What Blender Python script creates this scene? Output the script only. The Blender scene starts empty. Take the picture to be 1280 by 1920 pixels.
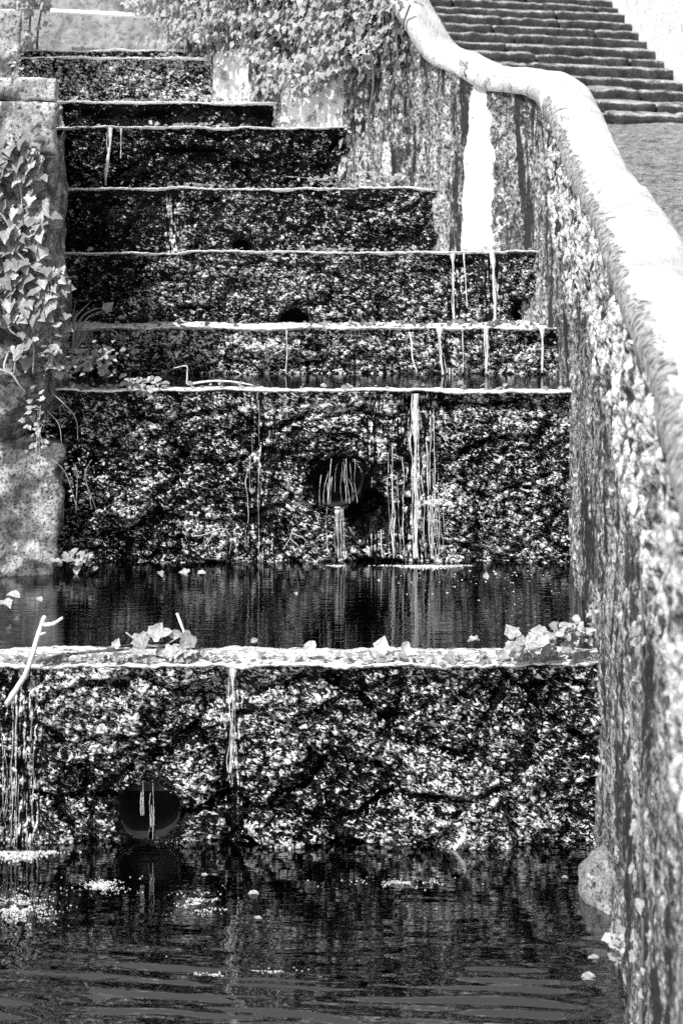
import bpy, math, random
import numpy as np
from mathutils import Vector, Matrix, Euler

# ------------------------------------------------------------------ camera, sky, sun, exposure
scene = bpy.context.scene
COL = scene.collection
CAM_Z, F, HOR = 2.56, 3000.0, 330.0          # eye height (m), focal length and horizon in photo pixels

cam_data = bpy.data.cameras.new('camera')
cam = bpy.data.objects.new('camera', cam_data)
COL.objects.link(cam)
cam.location = (0, 0, CAM_Z)
cam.rotation_euler = (math.radians(90), 0, 0)
cam_data.sensor_fit = 'HORIZONTAL'
cam_data.sensor_width = 24.0
cam_data.lens = F / 1280.0 * 24.0
cam_data.shift_y = -(960.0 - HOR) / 1280.0
cam_data.clip_start = 0.05
cam_data.clip_end = 600
cam_data.dof.use_dof = True
cam_data.dof.focus_distance = 7.5
cam_data.dof.aperture_fstop = 4.3
scene.camera = cam

SUN_EL, SUN_OFF = math.radians(50), math.radians(50)     # high from the left, on the camera's side
to_sun = Vector((-math.cos(SUN_EL) * math.cos(SUN_OFF), -math.cos(SUN_EL) * math.sin(SUN_OFF), math.sin(SUN_EL)))
world = bpy.data.worlds.new('World')
scene.world = world
world.use_nodes = True
wn = world.node_tree
for n in list(wn.nodes): wn.nodes.remove(n)
sky = wn.nodes.new('ShaderNodeTexSky'); sky.sky_type = 'NISHITA'; sky.sun_disc = False
sky.sun_elevation = SUN_EL
sky.sun_rotation = math.atan2(to_sun.x, to_sun.y)
sky.dust_density = 2.0
bw = wn.nodes.new('ShaderNodeRGBToBW')        # a black and white photograph: the sky's luminance only
bg = wn.nodes.new('ShaderNodeBackground'); bg.inputs['Strength'].default_value = 0.15
wo = wn.nodes.new('ShaderNodeOutputWorld')
wn.links.new(sky.outputs[0], bw.inputs[0]); wn.links.new(bw.outputs[0], bg.inputs['Color']); wn.links.new(bg.outputs[0], wo.inputs['Surface'])

sun_data = bpy.data.lights.new('sun', 'SUN')
sun_data.energy = 4.2
sun_data.angle = math.radians(0.5)
sun_data.color = (1.0, 1.0, 1.0)
sun = bpy.data.objects.new('sun', sun_data)
COL.objects.link(sun)
sun.rotation_euler = (-to_sun).to_track_quat('-Z', 'Y').to_euler()
sun.location = (-6, -2, 12)

scene.view_settings.view_transform = 'Standard'
scene.view_settings.look = 'None'
scene.view_settings.gamma = 1.0
scene.view_settings.exposure = 0.7
scene.view_settings.use_curve_mapping = False
scene.render.engine = 'CYCLES'
scene.cycles.use_denoising = False
scene.cycles.max_bounces = 6
scene.cycles.sample_clamp_indirect = 4.0

# ------------------------------------------------------------------ helpers
rng = np.random.default_rng(7)
random.seed(7)

def P(px, py, Y):
    """a pixel of the photograph at the depth Y, in metres"""
    return Vector(((px - 640.0) * Y / F, Y, CAM_Z - (py - HOR) * Y / F))

def px_x(px, Y): return (px - 640.0) * Y / F
def py_z(py, Y): return CAM_Z - (py - HOR) * Y / F

def tag(o, label=None, category=None, group=None, kind=None):
    if label: o['label'] = label
    if category: o['category'] = category
    if group: o['group'] = group
    if kind: o['kind'] = kind
    return o

def empty(name, loc=(0, 0, 0)):
    o = bpy.data.objects.new(name, None)
    o.empty_display_size = 0.1
    o.location = loc
    COL.objects.link(o)
    return o

def link(name, me, mat=None, parent=None, matrix=None):
    o = bpy.data.objects.new(name, me)
    COL.objects.link(o)
    if mat and not me.materials: me.materials.append(mat)
    elif mat and me.materials[0] != mat:            # a shared leaf mesh with its own material on this plant
        o.material_slots[0].link = 'OBJECT'; o.material_slots[0].material = mat
    if parent is not None:
        o.parent = parent
        o.matrix_parent_inverse = Matrix.Translation(parent.location).inverted()
    if matrix is not None: o.matrix_basis = matrix
    return o

def mesh_np(name, verts, quads=None, tris=None, uv=None, smooth=True, attrs=None):
    """mesh from numpy arrays"""
    me = bpy.data.meshes.new(name)
    verts = np.asarray(verts, dtype=np.float32).reshape(-1, 3)
    nq = 0 if quads is None else len(quads)
    nt = 0 if tris is None else len(tris)
    me.vertices.add(len(verts)); me.vertices.foreach_set('co', verts.ravel())
    loops = []
    if nq: loops.append(np.asarray(quads, dtype=np.int32).ravel())
    if nt: loops.append(np.asarray(tris, dtype=np.int32).ravel())
    loops = np.concatenate(loops)
    me.loops.add(len(loops)); me.loops.foreach_set('vertex_index', loops)
    me.polygons.add(nq + nt)
    starts = np.concatenate([np.arange(nq) * 4, nq * 4 + np.arange(nt) * 3]).astype(np.int32)
    me.polygons.foreach_set('loop_start', starts)
    me.update(calc_edges=True)
    me.validate()
    me.polygons.foreach_set('use_smooth', np.full(nq + nt, smooth, dtype=bool))
    for k, v in (attrs or {}).items():
        a = me.attributes.new(k, 'FLOAT', 'POINT'); a.data.foreach_set('value', np.asarray(v, dtype=np.float32).ravel())
    me.update()
    return me

def grid_quads(nv, nu):
    i = np.arange(nv * nu).reshape(nv, nu)
    return np.stack([i[:-1, :-1], i[:-1, 1:], i[1:, 1:], i[1:, :-1]], -1).reshape(-1, 4)

# ---- noise
def _h(ix, iy, seed):
    n = (ix.astype(np.int64) * 374761393 + iy.astype(np.int64) * 668265263 + seed * 2147483647 // 7 + 1013904223) & 0xffffffff
    n = ((n ^ (n >> 13)) * 1274126177) & 0xffffffff
    n = ((n ^ (n >> 15)) * 2246822519) & 0xffffffff
    n = n ^ (n >> 16)
    return (n & 0xffffff) / float(0xffffff)

def vnoise(x, y, seed=0):
    x = np.asarray(x, float); y = np.asarray(y, float)
    ix = np.floor(x); iy = np.floor(y); fx = x - ix; fy = y - iy
    fx = fx * fx * (3 - 2 * fx); fy = fy * fy * (3 - 2 * fy)
    a = _h(ix, iy, seed); b = _h(ix + 1, iy, seed); c = _h(ix, iy + 1, seed); d = _h(ix + 1, iy + 1, seed)
    return (a * (1 - fx) + b * fx) * (1 - fy) + (c * (1 - fx) + d * fx) * fy

def fbm(x, y, seed=0, octv=4, gain=0.5):
    s = 0; amp = 1; tot = 0
    for k in range(octv):
        s = s + amp * vnoise(x * 2 ** k + 17.3 * k, y * 2 ** k - 9.1 * k, seed + k * 31); tot += amp; amp *= gain
    return s / tot

def worley(x, y, seed=0):
    x = np.asarray(x, float); y = np.asarray(y, float)
    ix = np.floor(x); iy = np.floor(y)
    best = np.full(x.shape, 9.0); sec = np.full(x.shape, 9.0); rid = np.zeros(x.shape)
    for dx in (-1, 0, 1):
        for dy in (-1, 0, 1):
            cx = ix + dx; cy = iy + dy
            px = cx + _h(cx, cy, seed); py = cy + _h(cx, cy, seed + 101)
            d = (px - x) ** 2 + (py - y) ** 2
            r = _h(cx, cy, seed + 202)
            closer = d < best
            sec = np.where(closer, best, np.minimum(sec, d))
            rid = np.where(closer, r, rid); best = np.minimum(best, d)
    return np.sqrt(best), np.sqrt(sec), rid

def sstep(a, b, x):
    t = np.clip((x - a) / (b - a), 0, 1)
    return t * t * (3 - 2 * t)

# ------------------------------------------------------------------ materials
class NT:
    def __init__(self, name):
        self.m = bpy.data.materials.new(name); self.m.use_nodes = True
        self.t = self.m.node_tree
        self.p = self.t.nodes['Principled BSDF']
        self.out = self.t.nodes['Material Output']
    def n(self, kind, **kw):
        node = self.t.nodes.new(kind)
        for k, v in kw.items(): setattr(node, k, v)
        return node
    def l(self, a, b): self.t.links.new(a, b)
    def coords(self, scale=(1, 1, 1), uv=False, rot=(0, 0, 0), vt='POINT'):
        tc = self.n('ShaderNodeTexCoord'); mp = self.n('ShaderNodeMapping', vector_type=vt)
        mp.inputs['Scale'].default_value = scale; mp.inputs['Rotation'].default_value = rot
        if uv:
            a = self.n('ShaderNodeAttribute', attribute_name='sz'); self.l(a.outputs['Vector'], mp.inputs['Vector'])
        else:
            g = self.n('ShaderNodeNewGeometry'); self.l(g.outputs['Position'], mp.inputs['Vector'])
        return mp.outputs['Vector']
    def noise(self, scale, vec, detail=4, rough=0.55, dist=0.0):
        k = self.n('ShaderNodeTexNoise'); k.inputs['Scale'].default_value = scale
        k.inputs['Detail'].default_value = detail; k.inputs['Roughness'].default_value = rough
        k.inputs['Distortion'].default_value = dist
        self.l(vec, k.inputs['Vector']); return k.outputs['Fac']
    def vor(self, scale, vec, feature='F1'):
        k = self.n('ShaderNodeTexVoronoi', feature=feature); k.inputs['Scale'].default_value = scale
        self.l(vec, k.inputs['Vector']); return k.outputs['Distance']
    def ramp(self, fac, pts):
        r = self.n('ShaderNodeValToRGB'); e = r.color_ramp.elements
        while len(e) < len(pts): e.new(0.5)
        for k, (p, v) in zip(e, pts):
            k.position = p; k.color = (v, v, v, 1)
        self.l(fac, r.inputs['Fac']); return r.outputs['Color']
    def mix(self, fac, a, b):
        k = self.n('ShaderNodeMix', data_type='FLOAT')
        for s, v in zip((k.inputs[0], k.inputs[2], k.inputs[3]), (fac, a, b)):
            if isinstance(v, (int, float)): s.default_value = v
            else: self.l(v, s)
        return k.outputs[0]
    def math(self, op, a, b=0.0, clamp=False):
        k = self.n('ShaderNodeMath', operation=op, use_clamp=clamp)
        for s, v in zip(k.inputs[:2], (a, b)):
            if isinstance(v, (int, float)): s.default_value = v
            else: self.l(v, s)
        return k.outputs[0]
    def attr(self, name):
        return self.n('ShaderNodeAttribute', attribute_name=name).outputs['Fac']
    def color(self, src):
        if isinstance(src, (int, float)): self.p.inputs['Base Color'].default_value = (src, src, src, 1)
        else: self.l(src, self.p.inputs['Base Color'])
    def rough(self, src):
        if isinstance(src, (int, float)): self.p.inputs['Roughness'].default_value = src
        else: self.l(src, self.p.inputs['Roughness'])
    def bump(self, h, strength, dist, prev=None):
        b = self.n('ShaderNodeBump'); b.inputs['Strength'].default_value = strength; b.inputs['Distance'].default_value = dist
        self.l(h, b.inputs['Height'])
        if prev is not None: self.l(prev, b.inputs['Normal'])
        self.l(b.outputs['Normal'], self.p.inputs['Normal']); return b.outputs['Normal']

def mat_moss():
    """black algae and moss with pale flecks of liverwort and lime crust ('fleck': how many grow there, 'comb': combed down by water)"""
    m = NT('wet_moss'); v = m.coords(); vs = m.coords((1.0, 1.0, 0.52), rot=(0, 0.30, 0), vt='TEXTURE'); vc = m.coords((2.4, 1, 0.22))
    f1 = m.noise(33.0, vs, 3, 0.66, 1.5)
    f2 = m.noise(34.0, vc, 3, 0.6, 0.5)
    f = m.mix(m.attr('comb'), f1, f2)
    c = m.math('ADD', f, m.attr('fleck'))
    pale = m.mix(m.ramp(m.noise(60.0, v, 3, 0.6), [(0.38, 0.0), (0.60, 1.0)]), 0.03, 0.74)  # flecks carry the glint of wet bumps as pale colour
    m.color(m.mix(m.ramp(c, [(0.50, 0.0), (0.54, 1.0)]), 0.0008, pale))
    m.rough(m.ramp(m.noise(9.0, v, 3), [(0.3, 0.12), (0.7, 0.30)]))
    m.l(m.attr('wet'), m.p.inputs['Specular IOR Level'])
    m.p.inputs['IOR'].default_value = 1.33
    b = m.bump(c, 0.9, 0.012)
    m.bump(m.noise(150.0, v, 3, 0.6), 0.6, 0.004, b)
    return m.m

def mat_ledge(name='wet_limescale_ledge', t=0.36, hi=0.7):
    m = NT(name); v = m.coords((1, 2.6, 1))
    n1 = m.noise(16.0, v, 5, 0.65, 0.5); n2 = m.noise(70.0, v, 3, 0.6)
    base = m.mix(m.ramp(n1, [(t, 0.0), (t + .12, 1.0)]), 0.03, hi)
    base = m.mix(m.ramp(n2, [(t, 0.0), (t + .12, 1.0)]), m.math('MULTIPLY', base, 0.15), base)
    m.color(base); m.rough(0.25)
    m.bump(n2, 0.6, 0.006)
    return m.m

def mat_wall():
    """lime plaster overgrown with grey lichen and dark moss; 'lime' marks where the plaster is bare"""
    m = NT('overgrown_lime_plaster')
    v = m.coords((1, 1, 0.40)); v2 = m.coords(); vv = m.coords((1, 1, 0.12))
    big = m.noise(4.0, v, 6, 0.68, 0.8); streak = m.noise(11.0, vv, 5, 0.68, 0.4); fine = m.noise(48.0, v2, 5, 0.72); med = m.noise(17.0, v2, 5, 0.7, 0.6)
    grey = m.mix(m.ramp(big, [(0.38, 0.0), (0.60, 1.0)]), 0.05, 0.36)
    grey = m.mix(m.ramp(med, [(0.54, 0.0), (0.60, 1.0)]), grey, 0.55)
    grey = m.mix(m.ramp(streak, [(0.43, 1.0), (0.49, 0.0)]), grey, 0.010)
    grey = m.mix(m.ramp(med, [(0.38, 1.0), (0.43, 0.0)]), grey, 0.010)
    grey = m.mix(m.ramp(fine, [(0.42, 0.0), (0.56, 1.0)]), m.math('MULTIPLY', grey, 0.06), grey)
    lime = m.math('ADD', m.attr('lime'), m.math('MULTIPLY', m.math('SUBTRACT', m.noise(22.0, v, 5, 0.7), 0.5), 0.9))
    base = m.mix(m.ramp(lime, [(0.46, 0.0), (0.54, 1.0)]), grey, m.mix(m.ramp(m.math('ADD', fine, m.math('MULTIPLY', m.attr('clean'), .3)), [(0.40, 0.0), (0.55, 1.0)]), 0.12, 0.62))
    m.color(base); m.rough(0.75)
    b = m.bump(med, 0.8, 0.02)
    m.bump(fine, 0.6, 0.008, b)
    return m.m

def mat_coping():
    m = NT('whitewashed_coping'); v = m.coords((1, 1, 1)); s = m.coords((6, 1.2, 2))
    n1 = m.noise(5.0, s, 6, 0.7, 0.6); n2 = m.noise(40.0, v, 4, 0.65); n3 = m.noise(2.4, v, 5, 0.65, 0.5)
    dirt = m.math('ADD', m.attr('dirt'), m.math('MULTIPLY', m.math('SUBTRACT', n1, 0.5), 1.7))
    clean = m.mix(m.ramp(n3, [(0.38, 0.0), (0.62, 1.0)]), 0.36, 0.66)
    base = m.mix(m.ramp(dirt, [(0.42, 0.0), (0.62, 1.0)]), clean, m.mix(m.ramp(n2, [(0.4, 0.0), (0.58, 1.0)]), 0.05, 0.32))
    m.color(base); m.rough(0.8)
    b = m.bump(n1, 0.6, 0.02)
    m.bump(n2, 0.7, 0.008, b)
    return m.m

def mat_granite(name, lo, hi, dark, sc=1.0, lich=0.6):
    m = NT(name); v = m.coords()
    n1 = m.noise(9.0 * sc, v, 6, 0.7, 0.4); n2 = m.noise(48.0 * sc, v, 4, 0.65); n3 = m.noise(3.0 * sc, v, 4, 0.6, 1.0)
    base = m.mix(m.ramp(n1, [(0.35, 0.0), (0.65, 1.0)]), lo, hi)
    base = m.mix(m.ramp(n2, [(0.36, 1.0), (0.5, 0.0)]), base, dark)
    base = m.mix(m.ramp(n3, [(lich, 0.0), (lich + 0.1, 1.0)]), base, m.math('MULTIPLY', base, 0.3))
    m.color(base); m.rough(0.85)
    b = m.bump(n1, 0.5, 0.03); m.bump(n2, 0.7, 0.008, b)
    return m.m

def mat_step():
    """stair stones: mossy sides darkened as in shade, treads paled as if sunlit"""
    m = NT('mossy_shaded_step_stone'); v = m.coords()
    n1 = m.noise(10.0, v, 6, 0.7, 0.4); n2 = m.noise(45.0, v, 4, 0.65)
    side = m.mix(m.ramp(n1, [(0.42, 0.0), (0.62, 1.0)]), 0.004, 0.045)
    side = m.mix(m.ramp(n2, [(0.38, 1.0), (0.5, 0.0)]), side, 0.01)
    tread_lit = m.mix(m.ramp(n1, [(0.38, 0.0), (0.58, 1.0)]), 0.04, 0.34)
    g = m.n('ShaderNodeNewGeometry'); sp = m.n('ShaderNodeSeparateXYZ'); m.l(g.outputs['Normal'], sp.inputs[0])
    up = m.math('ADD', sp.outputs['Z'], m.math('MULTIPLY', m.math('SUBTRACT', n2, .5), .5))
    m.color(m.mix(m.ramp(up, [(0.5, 0.0), (0.72, 1.0)]), side, tread_lit)); m.rough(0.85)  # light put into the colour: upward faces pale, risers dark
    b = m.bump(n1, 0.5, 0.03); m.bump(n2, 0.7, 0.008, b)
    return m.m

def mat_leaf(name, lo, hi, rough=0.38, veins=False):
    m = NT(name)
    oi = m.n('ShaderNodeObjectInfo'); v = m.coords()
    n = m.noise(40.0, v, 2)
    r = m.math('ADD', m.math('MULTIPLY', oi.outputs['Random'], 0.6), m.math('MULTIPLY', n, 0.4))
    base = m.mix(r, lo, hi)
    if veins:       # pale midrib and side veins, in the leaf's own coordinates
        tc = m.n('ShaderNodeTexCoord'); sp = m.n('ShaderNodeSeparateXYZ'); m.l(tc.outputs['Object'], sp.inputs[0])
        ax = m.math('ABSOLUTE', sp.outputs['X'])
        rib = m.math('LESS_THAN', ax, 0.028)
        side = m.math('GREATER_THAN', m.math('SINE', m.math('MULTIPLY', m.math('SUBTRACT', sp.outputs['Y'], m.math('MULTIPLY', ax, 0.9)), 34.0)), 0.86)
        base = m.mix(m.math('MULTIPLY', m.math('MAXIMUM', rib, m.math('MULTIPLY', side, .6)), .55), base, min(.7, hi * 1.35))
        base = m.math('MULTIPLY', base, m.mix(m.ramp(m.noise(4.0, tc.outputs['Object'], 3), [(0.35, 0.0), (0.65, 1.0)]), 0.45, 1.1))
    m.color(base); m.rough(rough)
    m.bump(m.noise(120.0, v, 2), 0.25, 0.003)
    tr = m.n('ShaderNodeBsdfTranslucent'); tr.inputs['Color'].default_value = (hi * .6, hi * .6, hi * .6, 1)
    mx = m.n('ShaderNodeMixShader'); mx.inputs['Fac'].default_value = 0.25
    m.l(m.p.outputs[0], mx.inputs[1]); m.l(tr.outputs[0], mx.inputs[2]); m.l(mx.outputs[0], m.out.inputs['Surface'])
    return m.m

def mat_simple(name, base, rough=0.6, var=0.3, sc=30.0, bump=0.3):
    m = NT(name); v = m.coords()
    n = m.noise(sc, v, 4, 0.6)
    m.color(m.mix(m.ramp(n, [(0.3, 0.0), (0.7, 1.0)]), base * (1 - var), min(0.9, base * (1 + var)))); m.rough(rough)
    m.bump(n, bump, 0.005)
    return m.m

def mat_water(name, layers, ior=3.0):
    m = NT(name)
    m.color(0.0004); m.rough(0.02); m.p.inputs['IOR'].default_value = ior
    prev = None
    for (scale, vec, strength, dist, detail) in layers:
        prev = m.bump(m.noise(scale, m.coords(vec), detail, 0.55, 0.3), strength, dist, prev)
    return m.m

def mat_fall():
    m = NT('falling_water')
    m.color(0.75); m.rough(0.12); m.p.inputs['IOR'].default_value = 1.33
    n = m.noise(60.0, m.coords((5, 5, 0.45)), 4, 0.65)
    m.bump(n, 0.5, 0.006)
    tr = m.n('ShaderNodeBsdfTransparent'); mx = m.n('ShaderNodeMixShader')
    m.l(m.ramp(n, [(0.40, 0.12), (0.62, 0.95)]), mx.inputs['Fac'])
    m.l(tr.outputs[0], mx.inputs[1]); m.l(m.p.outputs[0], mx.inputs[2]); m.l(mx.outputs[0], m.out.inputs['Surface'])
    return m.m

M = dict(
    moss=mat_moss(), ledge=mat_ledge(), lip=mat_ledge('lime_crusted_lip', 0.30, 0.8), wall=mat_wall(), coping=mat_coping(),
    granite=mat_granite('pale_granite', 0.2, 0.62, 0.05, 1.0, .52), rock=mat_granite('speckled_rock', 0.06, 0.5, 0.012, 1.6, 0.44),
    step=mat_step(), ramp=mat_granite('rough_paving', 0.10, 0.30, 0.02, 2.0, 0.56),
    backwall=mat_granite('grey_render', 0.18, 0.34, 0.12, 0.5, 0.55), earth=mat_granite('dark_earth', 0.02, 0.06, 0.01, 1.0),
    white=mat_simple('white_paint', 0.8, 0.5, 0.06), parapet=mat_granite('limewashed_render', 0.58, 0.76, 0.42, 0.6, 0.64),
    ivy=mat_leaf('ivy_leaf', 0.16, 0.68, veins=True), ivy_plain=mat_leaf('ivy_leaf_small', 0.10, 0.6), ivy_far=mat_leaf('ivy_leaf_far', 0.04, 0.55, 0.3), leaf=mat_leaf('fallen_leaf', 0.24, 0.68, veins=True), leaf_plain=mat_leaf('leaf_bits', 0.05, 0.5),
    small=mat_leaf('small_plant_leaf', 0.12, 0.5), grass=mat_leaf('grass_blade', 0.12, 0.3),
    stem=mat_simple('pale_stem', 0.34, 0.6), twig=mat_simple('bare_twig', 0.6, 0.7, 0.4, 60), bark=mat_simple('dark_bark', 0.09, 0.7, 0.5, 40),
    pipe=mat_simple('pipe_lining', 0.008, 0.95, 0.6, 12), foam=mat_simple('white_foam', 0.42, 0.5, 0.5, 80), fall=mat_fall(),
    water_low=mat_water('lower_pool_water', [(1.0, (3.0, 13.0, 1), 0.05, 0.03, 2), (1.0, (7, 34.0, 1), 0.14, 0.008, 2)], 3.3),
    water_mid=mat_water('middle_pool_water', [(1.0, (5, 40.0, 1), 0.25, 0.006, 2)]),
    water_top=mat_water('upper_pool_water', [(1.0, (5, 40.0, 1), 0.2, 0.006, 2)]),
)

# ------------------------------------------------------------------ leaf, tube and stone shapes
def leaf_ivy(seed, w=1.0):
    """five-lobed ivy leaf, unit length along +Y from the stalk at the origin, facing +Z"""
    r = random.Random(seed)
    half = [(0.0, -0.02), (0.22, -0.14), (0.42, -0.02), (0.40, 0.17), (0.52, 0.34), (0.35, 0.50), (0.20, 0.74), (0.0, 1.0)]
    pts = []
    for (x, y) in half: pts.append((x * w * r.uniform(.9, 1.1), y))
    left = [(-x * r.uniform(.88, 1.1), y) for (x, y) in pts[1:-1]][::-1]
    out = pts + left
    vs = [(0, 0.3, 0.0)]
    for (x, y) in out:
        z = 0.30 * abs(x) - 0.32 * max(0, y - .3) ** 2 + r.uniform(-.05, .05) - 0.35 * x * x
        vs.append((x, y, z))
    n = len(out)
    ts = [(0, 1 + i, 1 + (i + 1) % n) for i in range(n)]
    return np.array(vs), np.array(ts)

def leaf_oval(seed, w=0.55, n=8):
    r = random.Random(seed)
    vs = [(0, 0.45, -0.03)]
    for i in range(n):
        a = 2 * math.pi * i / n - math.pi / 2
        x = math.cos(a) * w * 0.5; y = 0.5 + math.sin(a) * 0.5
        x *= 1 - 0.35 * max(0, y - .5)
        vs.append((x * r.uniform(.92, 1.08), y, 0.40 * abs(x) - 0.45 * (y - .5) ** 2 + r.uniform(-.05, .05)))
    return np.array(vs), np.array([(0, 1 + i, 1 + (i + 1) % n) for i in range(n)])

def scatter_mesh(name, shapes, mats):
    """many small leaves joined: mats is a list of 4x4 matrices"""
    V, T, off = [], [], 0
    for k, mt in enumerate(mats):
        v, t = shapes[k % len(shapes)]
        A = np.array(mt)
        V.append(v @ A[:3, :3].T + A[:3, 3]); T.append(t + off); off += len(v)
    return mesh_np(name, np.concatenate(V), tris=np.concatenate(T))

def leaf_matrix(pos, size, facing, roll, tilt=0.0, r=random):
    """a leaf whose upper side looks along `facing`; roll 0 lets the tip hang down"""
    z = Vector(facing).normalized()
    down = Vector((0, 0, -1)) - z * Vector((0, 0, -1)).dot(z)
    if down.length < 1e-3: down = Vector((0, -1, 0))
    down.normalize()
    y = (Matrix.Rotation(roll, 3, z) @ down).normalized()
    x = y.cross(z)
    m = Matrix((x, y, z)).transposed().to_4x4()
    return Matrix.Translation(pos) @ m @ Matrix.Diagonal((size, size, size, 1))

def tube_mesh(name, pts, radii, sides=6, jitter=0.0):
    pts = [Vector(p) for p in pts]
    V = []
    up = Vector((0.13, -0.4, 0.9)).normalized()
    for i, p in enumerate(pts):
        d = (pts[min(i + 1, len(pts) - 1)] - pts[max(i - 1, 0)]).normalized()
        a = d.cross(up)
        if a.length < 1e-3: a = d.cross(Vector((1, 0, 0)))
        a.normalize(); b = d.cross(a)
        for k in range(sides):
            t = 2 * math.pi * k / sides
            rr = radii[i] * (1 + random.uniform(-jitter, jitter))
            V.append(p + a * math.cos(t) * rr + b * math.sin(t) * rr)
    n = len(pts)
    Q = [(i * sides + k, i * sides + (k + 1) % sides, (i + 1) * sides + (k + 1) % sides, (i + 1) * sides + k) for i in range(n - 1) for k in range(sides)]
    T = []
    for base, rev in ((0, True), ((n - 1) * sides, False)):
        for k in range(1, sides - 1):
            T.append((base, base + k + 1, base + k) if rev else (base, base + k, base + k + 1))
    return mesh_np(name, np.array([tuple(v) for v in V]), quads=np.array(Q), tris=np.array(T))

def smooth_path(pts, n=24):
    """Catmull-Rom through the points"""
    pts = [Vector(p) for p in pts]
    q = [pts[0] * 2 - pts[1]] + pts + [pts[-1] * 2 - pts[-2]]
    out = []
    seg = len(pts) - 1
    for i in range(n + 1):
        t = i / n * seg; k = min(int(t), seg - 1); u = t - k
        a, b, c, d = q[k], q[k + 1], q[k + 2], q[k + 3]
        out.append(0.5 * ((2 * b) + (c - a) * u + (2 * a - 5 * b + 4 * c - d) * u * u + (3 * b - a - 3 * c + d) * u ** 3))
    return out

def stone_mesh(name, sx, sy, sz, seed, rough=0.012, bevel=0.02, res=0.045, edge_noise=1.0):
    """a hewn block centred on x, front at y=0 going back to sy, from z=0 to sz, with weathered rounded edges"""
    nx, ny, nz = [max(3, int(round(s / res))) for s in (sx, sy, sz)]
    V, Q, idx = [], [], {}
    def vid(i, j, k):
        if (i, j, k) not in idx:
            idx[(i, j, k)] = len(V); V.append((i / nx, j / ny, k / nz))
        return idx[(i, j, k)]
    for i in range(nx):
        for j in range(ny):
            Q.append((vid(i, j, 0), vid(i, j + 1, 0), vid(i + 1, j + 1, 0), vid(i + 1, j, 0)))
            Q.append((vid(i, j, nz), vid(i + 1, j, nz), vid(i + 1, j + 1, nz), vid(i, j + 1, nz)))
    for i in range(nx):
        for k in range(nz):
            Q.append((vid(i, 0, k), vid(i + 1, 0, k), vid(i + 1, 0, k + 1), vid(i, 0, k + 1)))
            Q.append((vid(i, ny, k), vid(i, ny, k + 1), vid(i + 1, ny, k + 1), vid(i + 1, ny, k)))
    for j in range(ny):
        for k in range(nz):
            Q.append((vid(0, j, k), vid(0, j, k + 1), vid(0, j + 1, k + 1), vid(0, j + 1, k)))
            Q.append((vid(nx, j, k), vid(nx, j + 1, k), vid(nx, j + 1, k + 1), vid(nx, j, k + 1)))
    v = np.array(V) * np.array([sx, sy, sz])
    c = np.array([sx, sy, sz]) / 2
    d = v - c
    h = c - bevel
    q = np.clip(d, -h, h); e = d - q
    L = np.linalg.norm(e, axis=1, keepdims=True)
    e = np.where(L > 1e-9, e / np.maximum(L, 1e-9) * np.minimum(L, bevel), 0)
    v = q + e + c
    for ax in range(3):
        a, b = [k for k in range(3) if k != ax]
        v[:, ax] += (fbm(v[:, a] * 9 + seed * 3.1, v[:, b] * 9 + v[:, ax] * 5, seed * 7 + ax, 3) - 0.5) * 2 * rough
    v[:, 0] -= sx / 2
    return mesh_np(name, v, quads=np.array(Q))

# ------------------------------------------------------------------ the setting: ground, banks, ramp, water
def sheet(name, x0, x1, y0, y1, fz, mat, res=0.25, label=None):
    nu = max(2, int((x1 - x0) / res) + 1); nv = max(2, int((y1 - y0) / res) + 1)
    X, Y = np.meshgrid(np.linspace(x0, x1, nu), np.linspace(y0, y1, nv))
    Z = fz(X, Y)
    o = link(name, mesh_np(name, np.stack([X, Y, Z + 0 * X], -1), quads=grid_quads(nv, nu)), mat)
    tag(o, kind='structure'); return o

sheet('ground', -150, 150, -150, 150, lambda X, Y: np.full(X.shape, -0.6), M['earth'], 30)
sheet('left_bank', -12, -3.1, -6, 7.75, lambda X, Y: 0.55 + 0.5 * fbm(X * 1.3, Y * 1.3, 3) - sstep(-3.9, -3.1, X) * 1.2, M['earth'], 0.15)
sheet('upper_terrace', -12, -1.95, 7.9, 13.6, lambda X, Y: 2.55 + 0.25 * fbm(X, Y, 4), M['earth'], 0.2)

def ramp_z(X, Y): return 2.12 + (Y - 6.5) * 0.135 + 0.03 * (fbm(X * 3, Y * 9, 9) - .5) + 0.035 * (fbm(X * 9, Y * 28, 12, 3) - .5)
yy_ = np.arange(2.0, 12.95, 0.03); uu_ = np.linspace(0, 1, 190)
x0_ = np.interp(yy_, [2.2, 4.9, 7.75, 9.0, 9.5, 10.5, 12.95], [.68, 1.0, 1.24, 1.27, 1.08, .42, -.6])
RY = np.repeat(yy_[:, None], len(uu_), 1); RX = x0_[:, None] + (7.5 - x0_[:, None]) * uu_[None, :] ** 1.3
tag(link('sloping_pavement', mesh_np('sloping_pavement', np.stack([RX, RY, ramp_z(RX, RY)], -1), quads=grid_quads(len(yy_), len(uu_))), M['ramp']), kind='structure')

# levels and depths of the cascade: (depth of the face, height of its lip)
LIPS = [(6.10, 0.70), (7.75, 1.527), (8.43, 1.768), (9.15, 2.133), (9.80, 2.495), (10.50, 2.890), (11.20, 3.085), (12.00, 3.460), (12.60, 3.560)]

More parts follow.
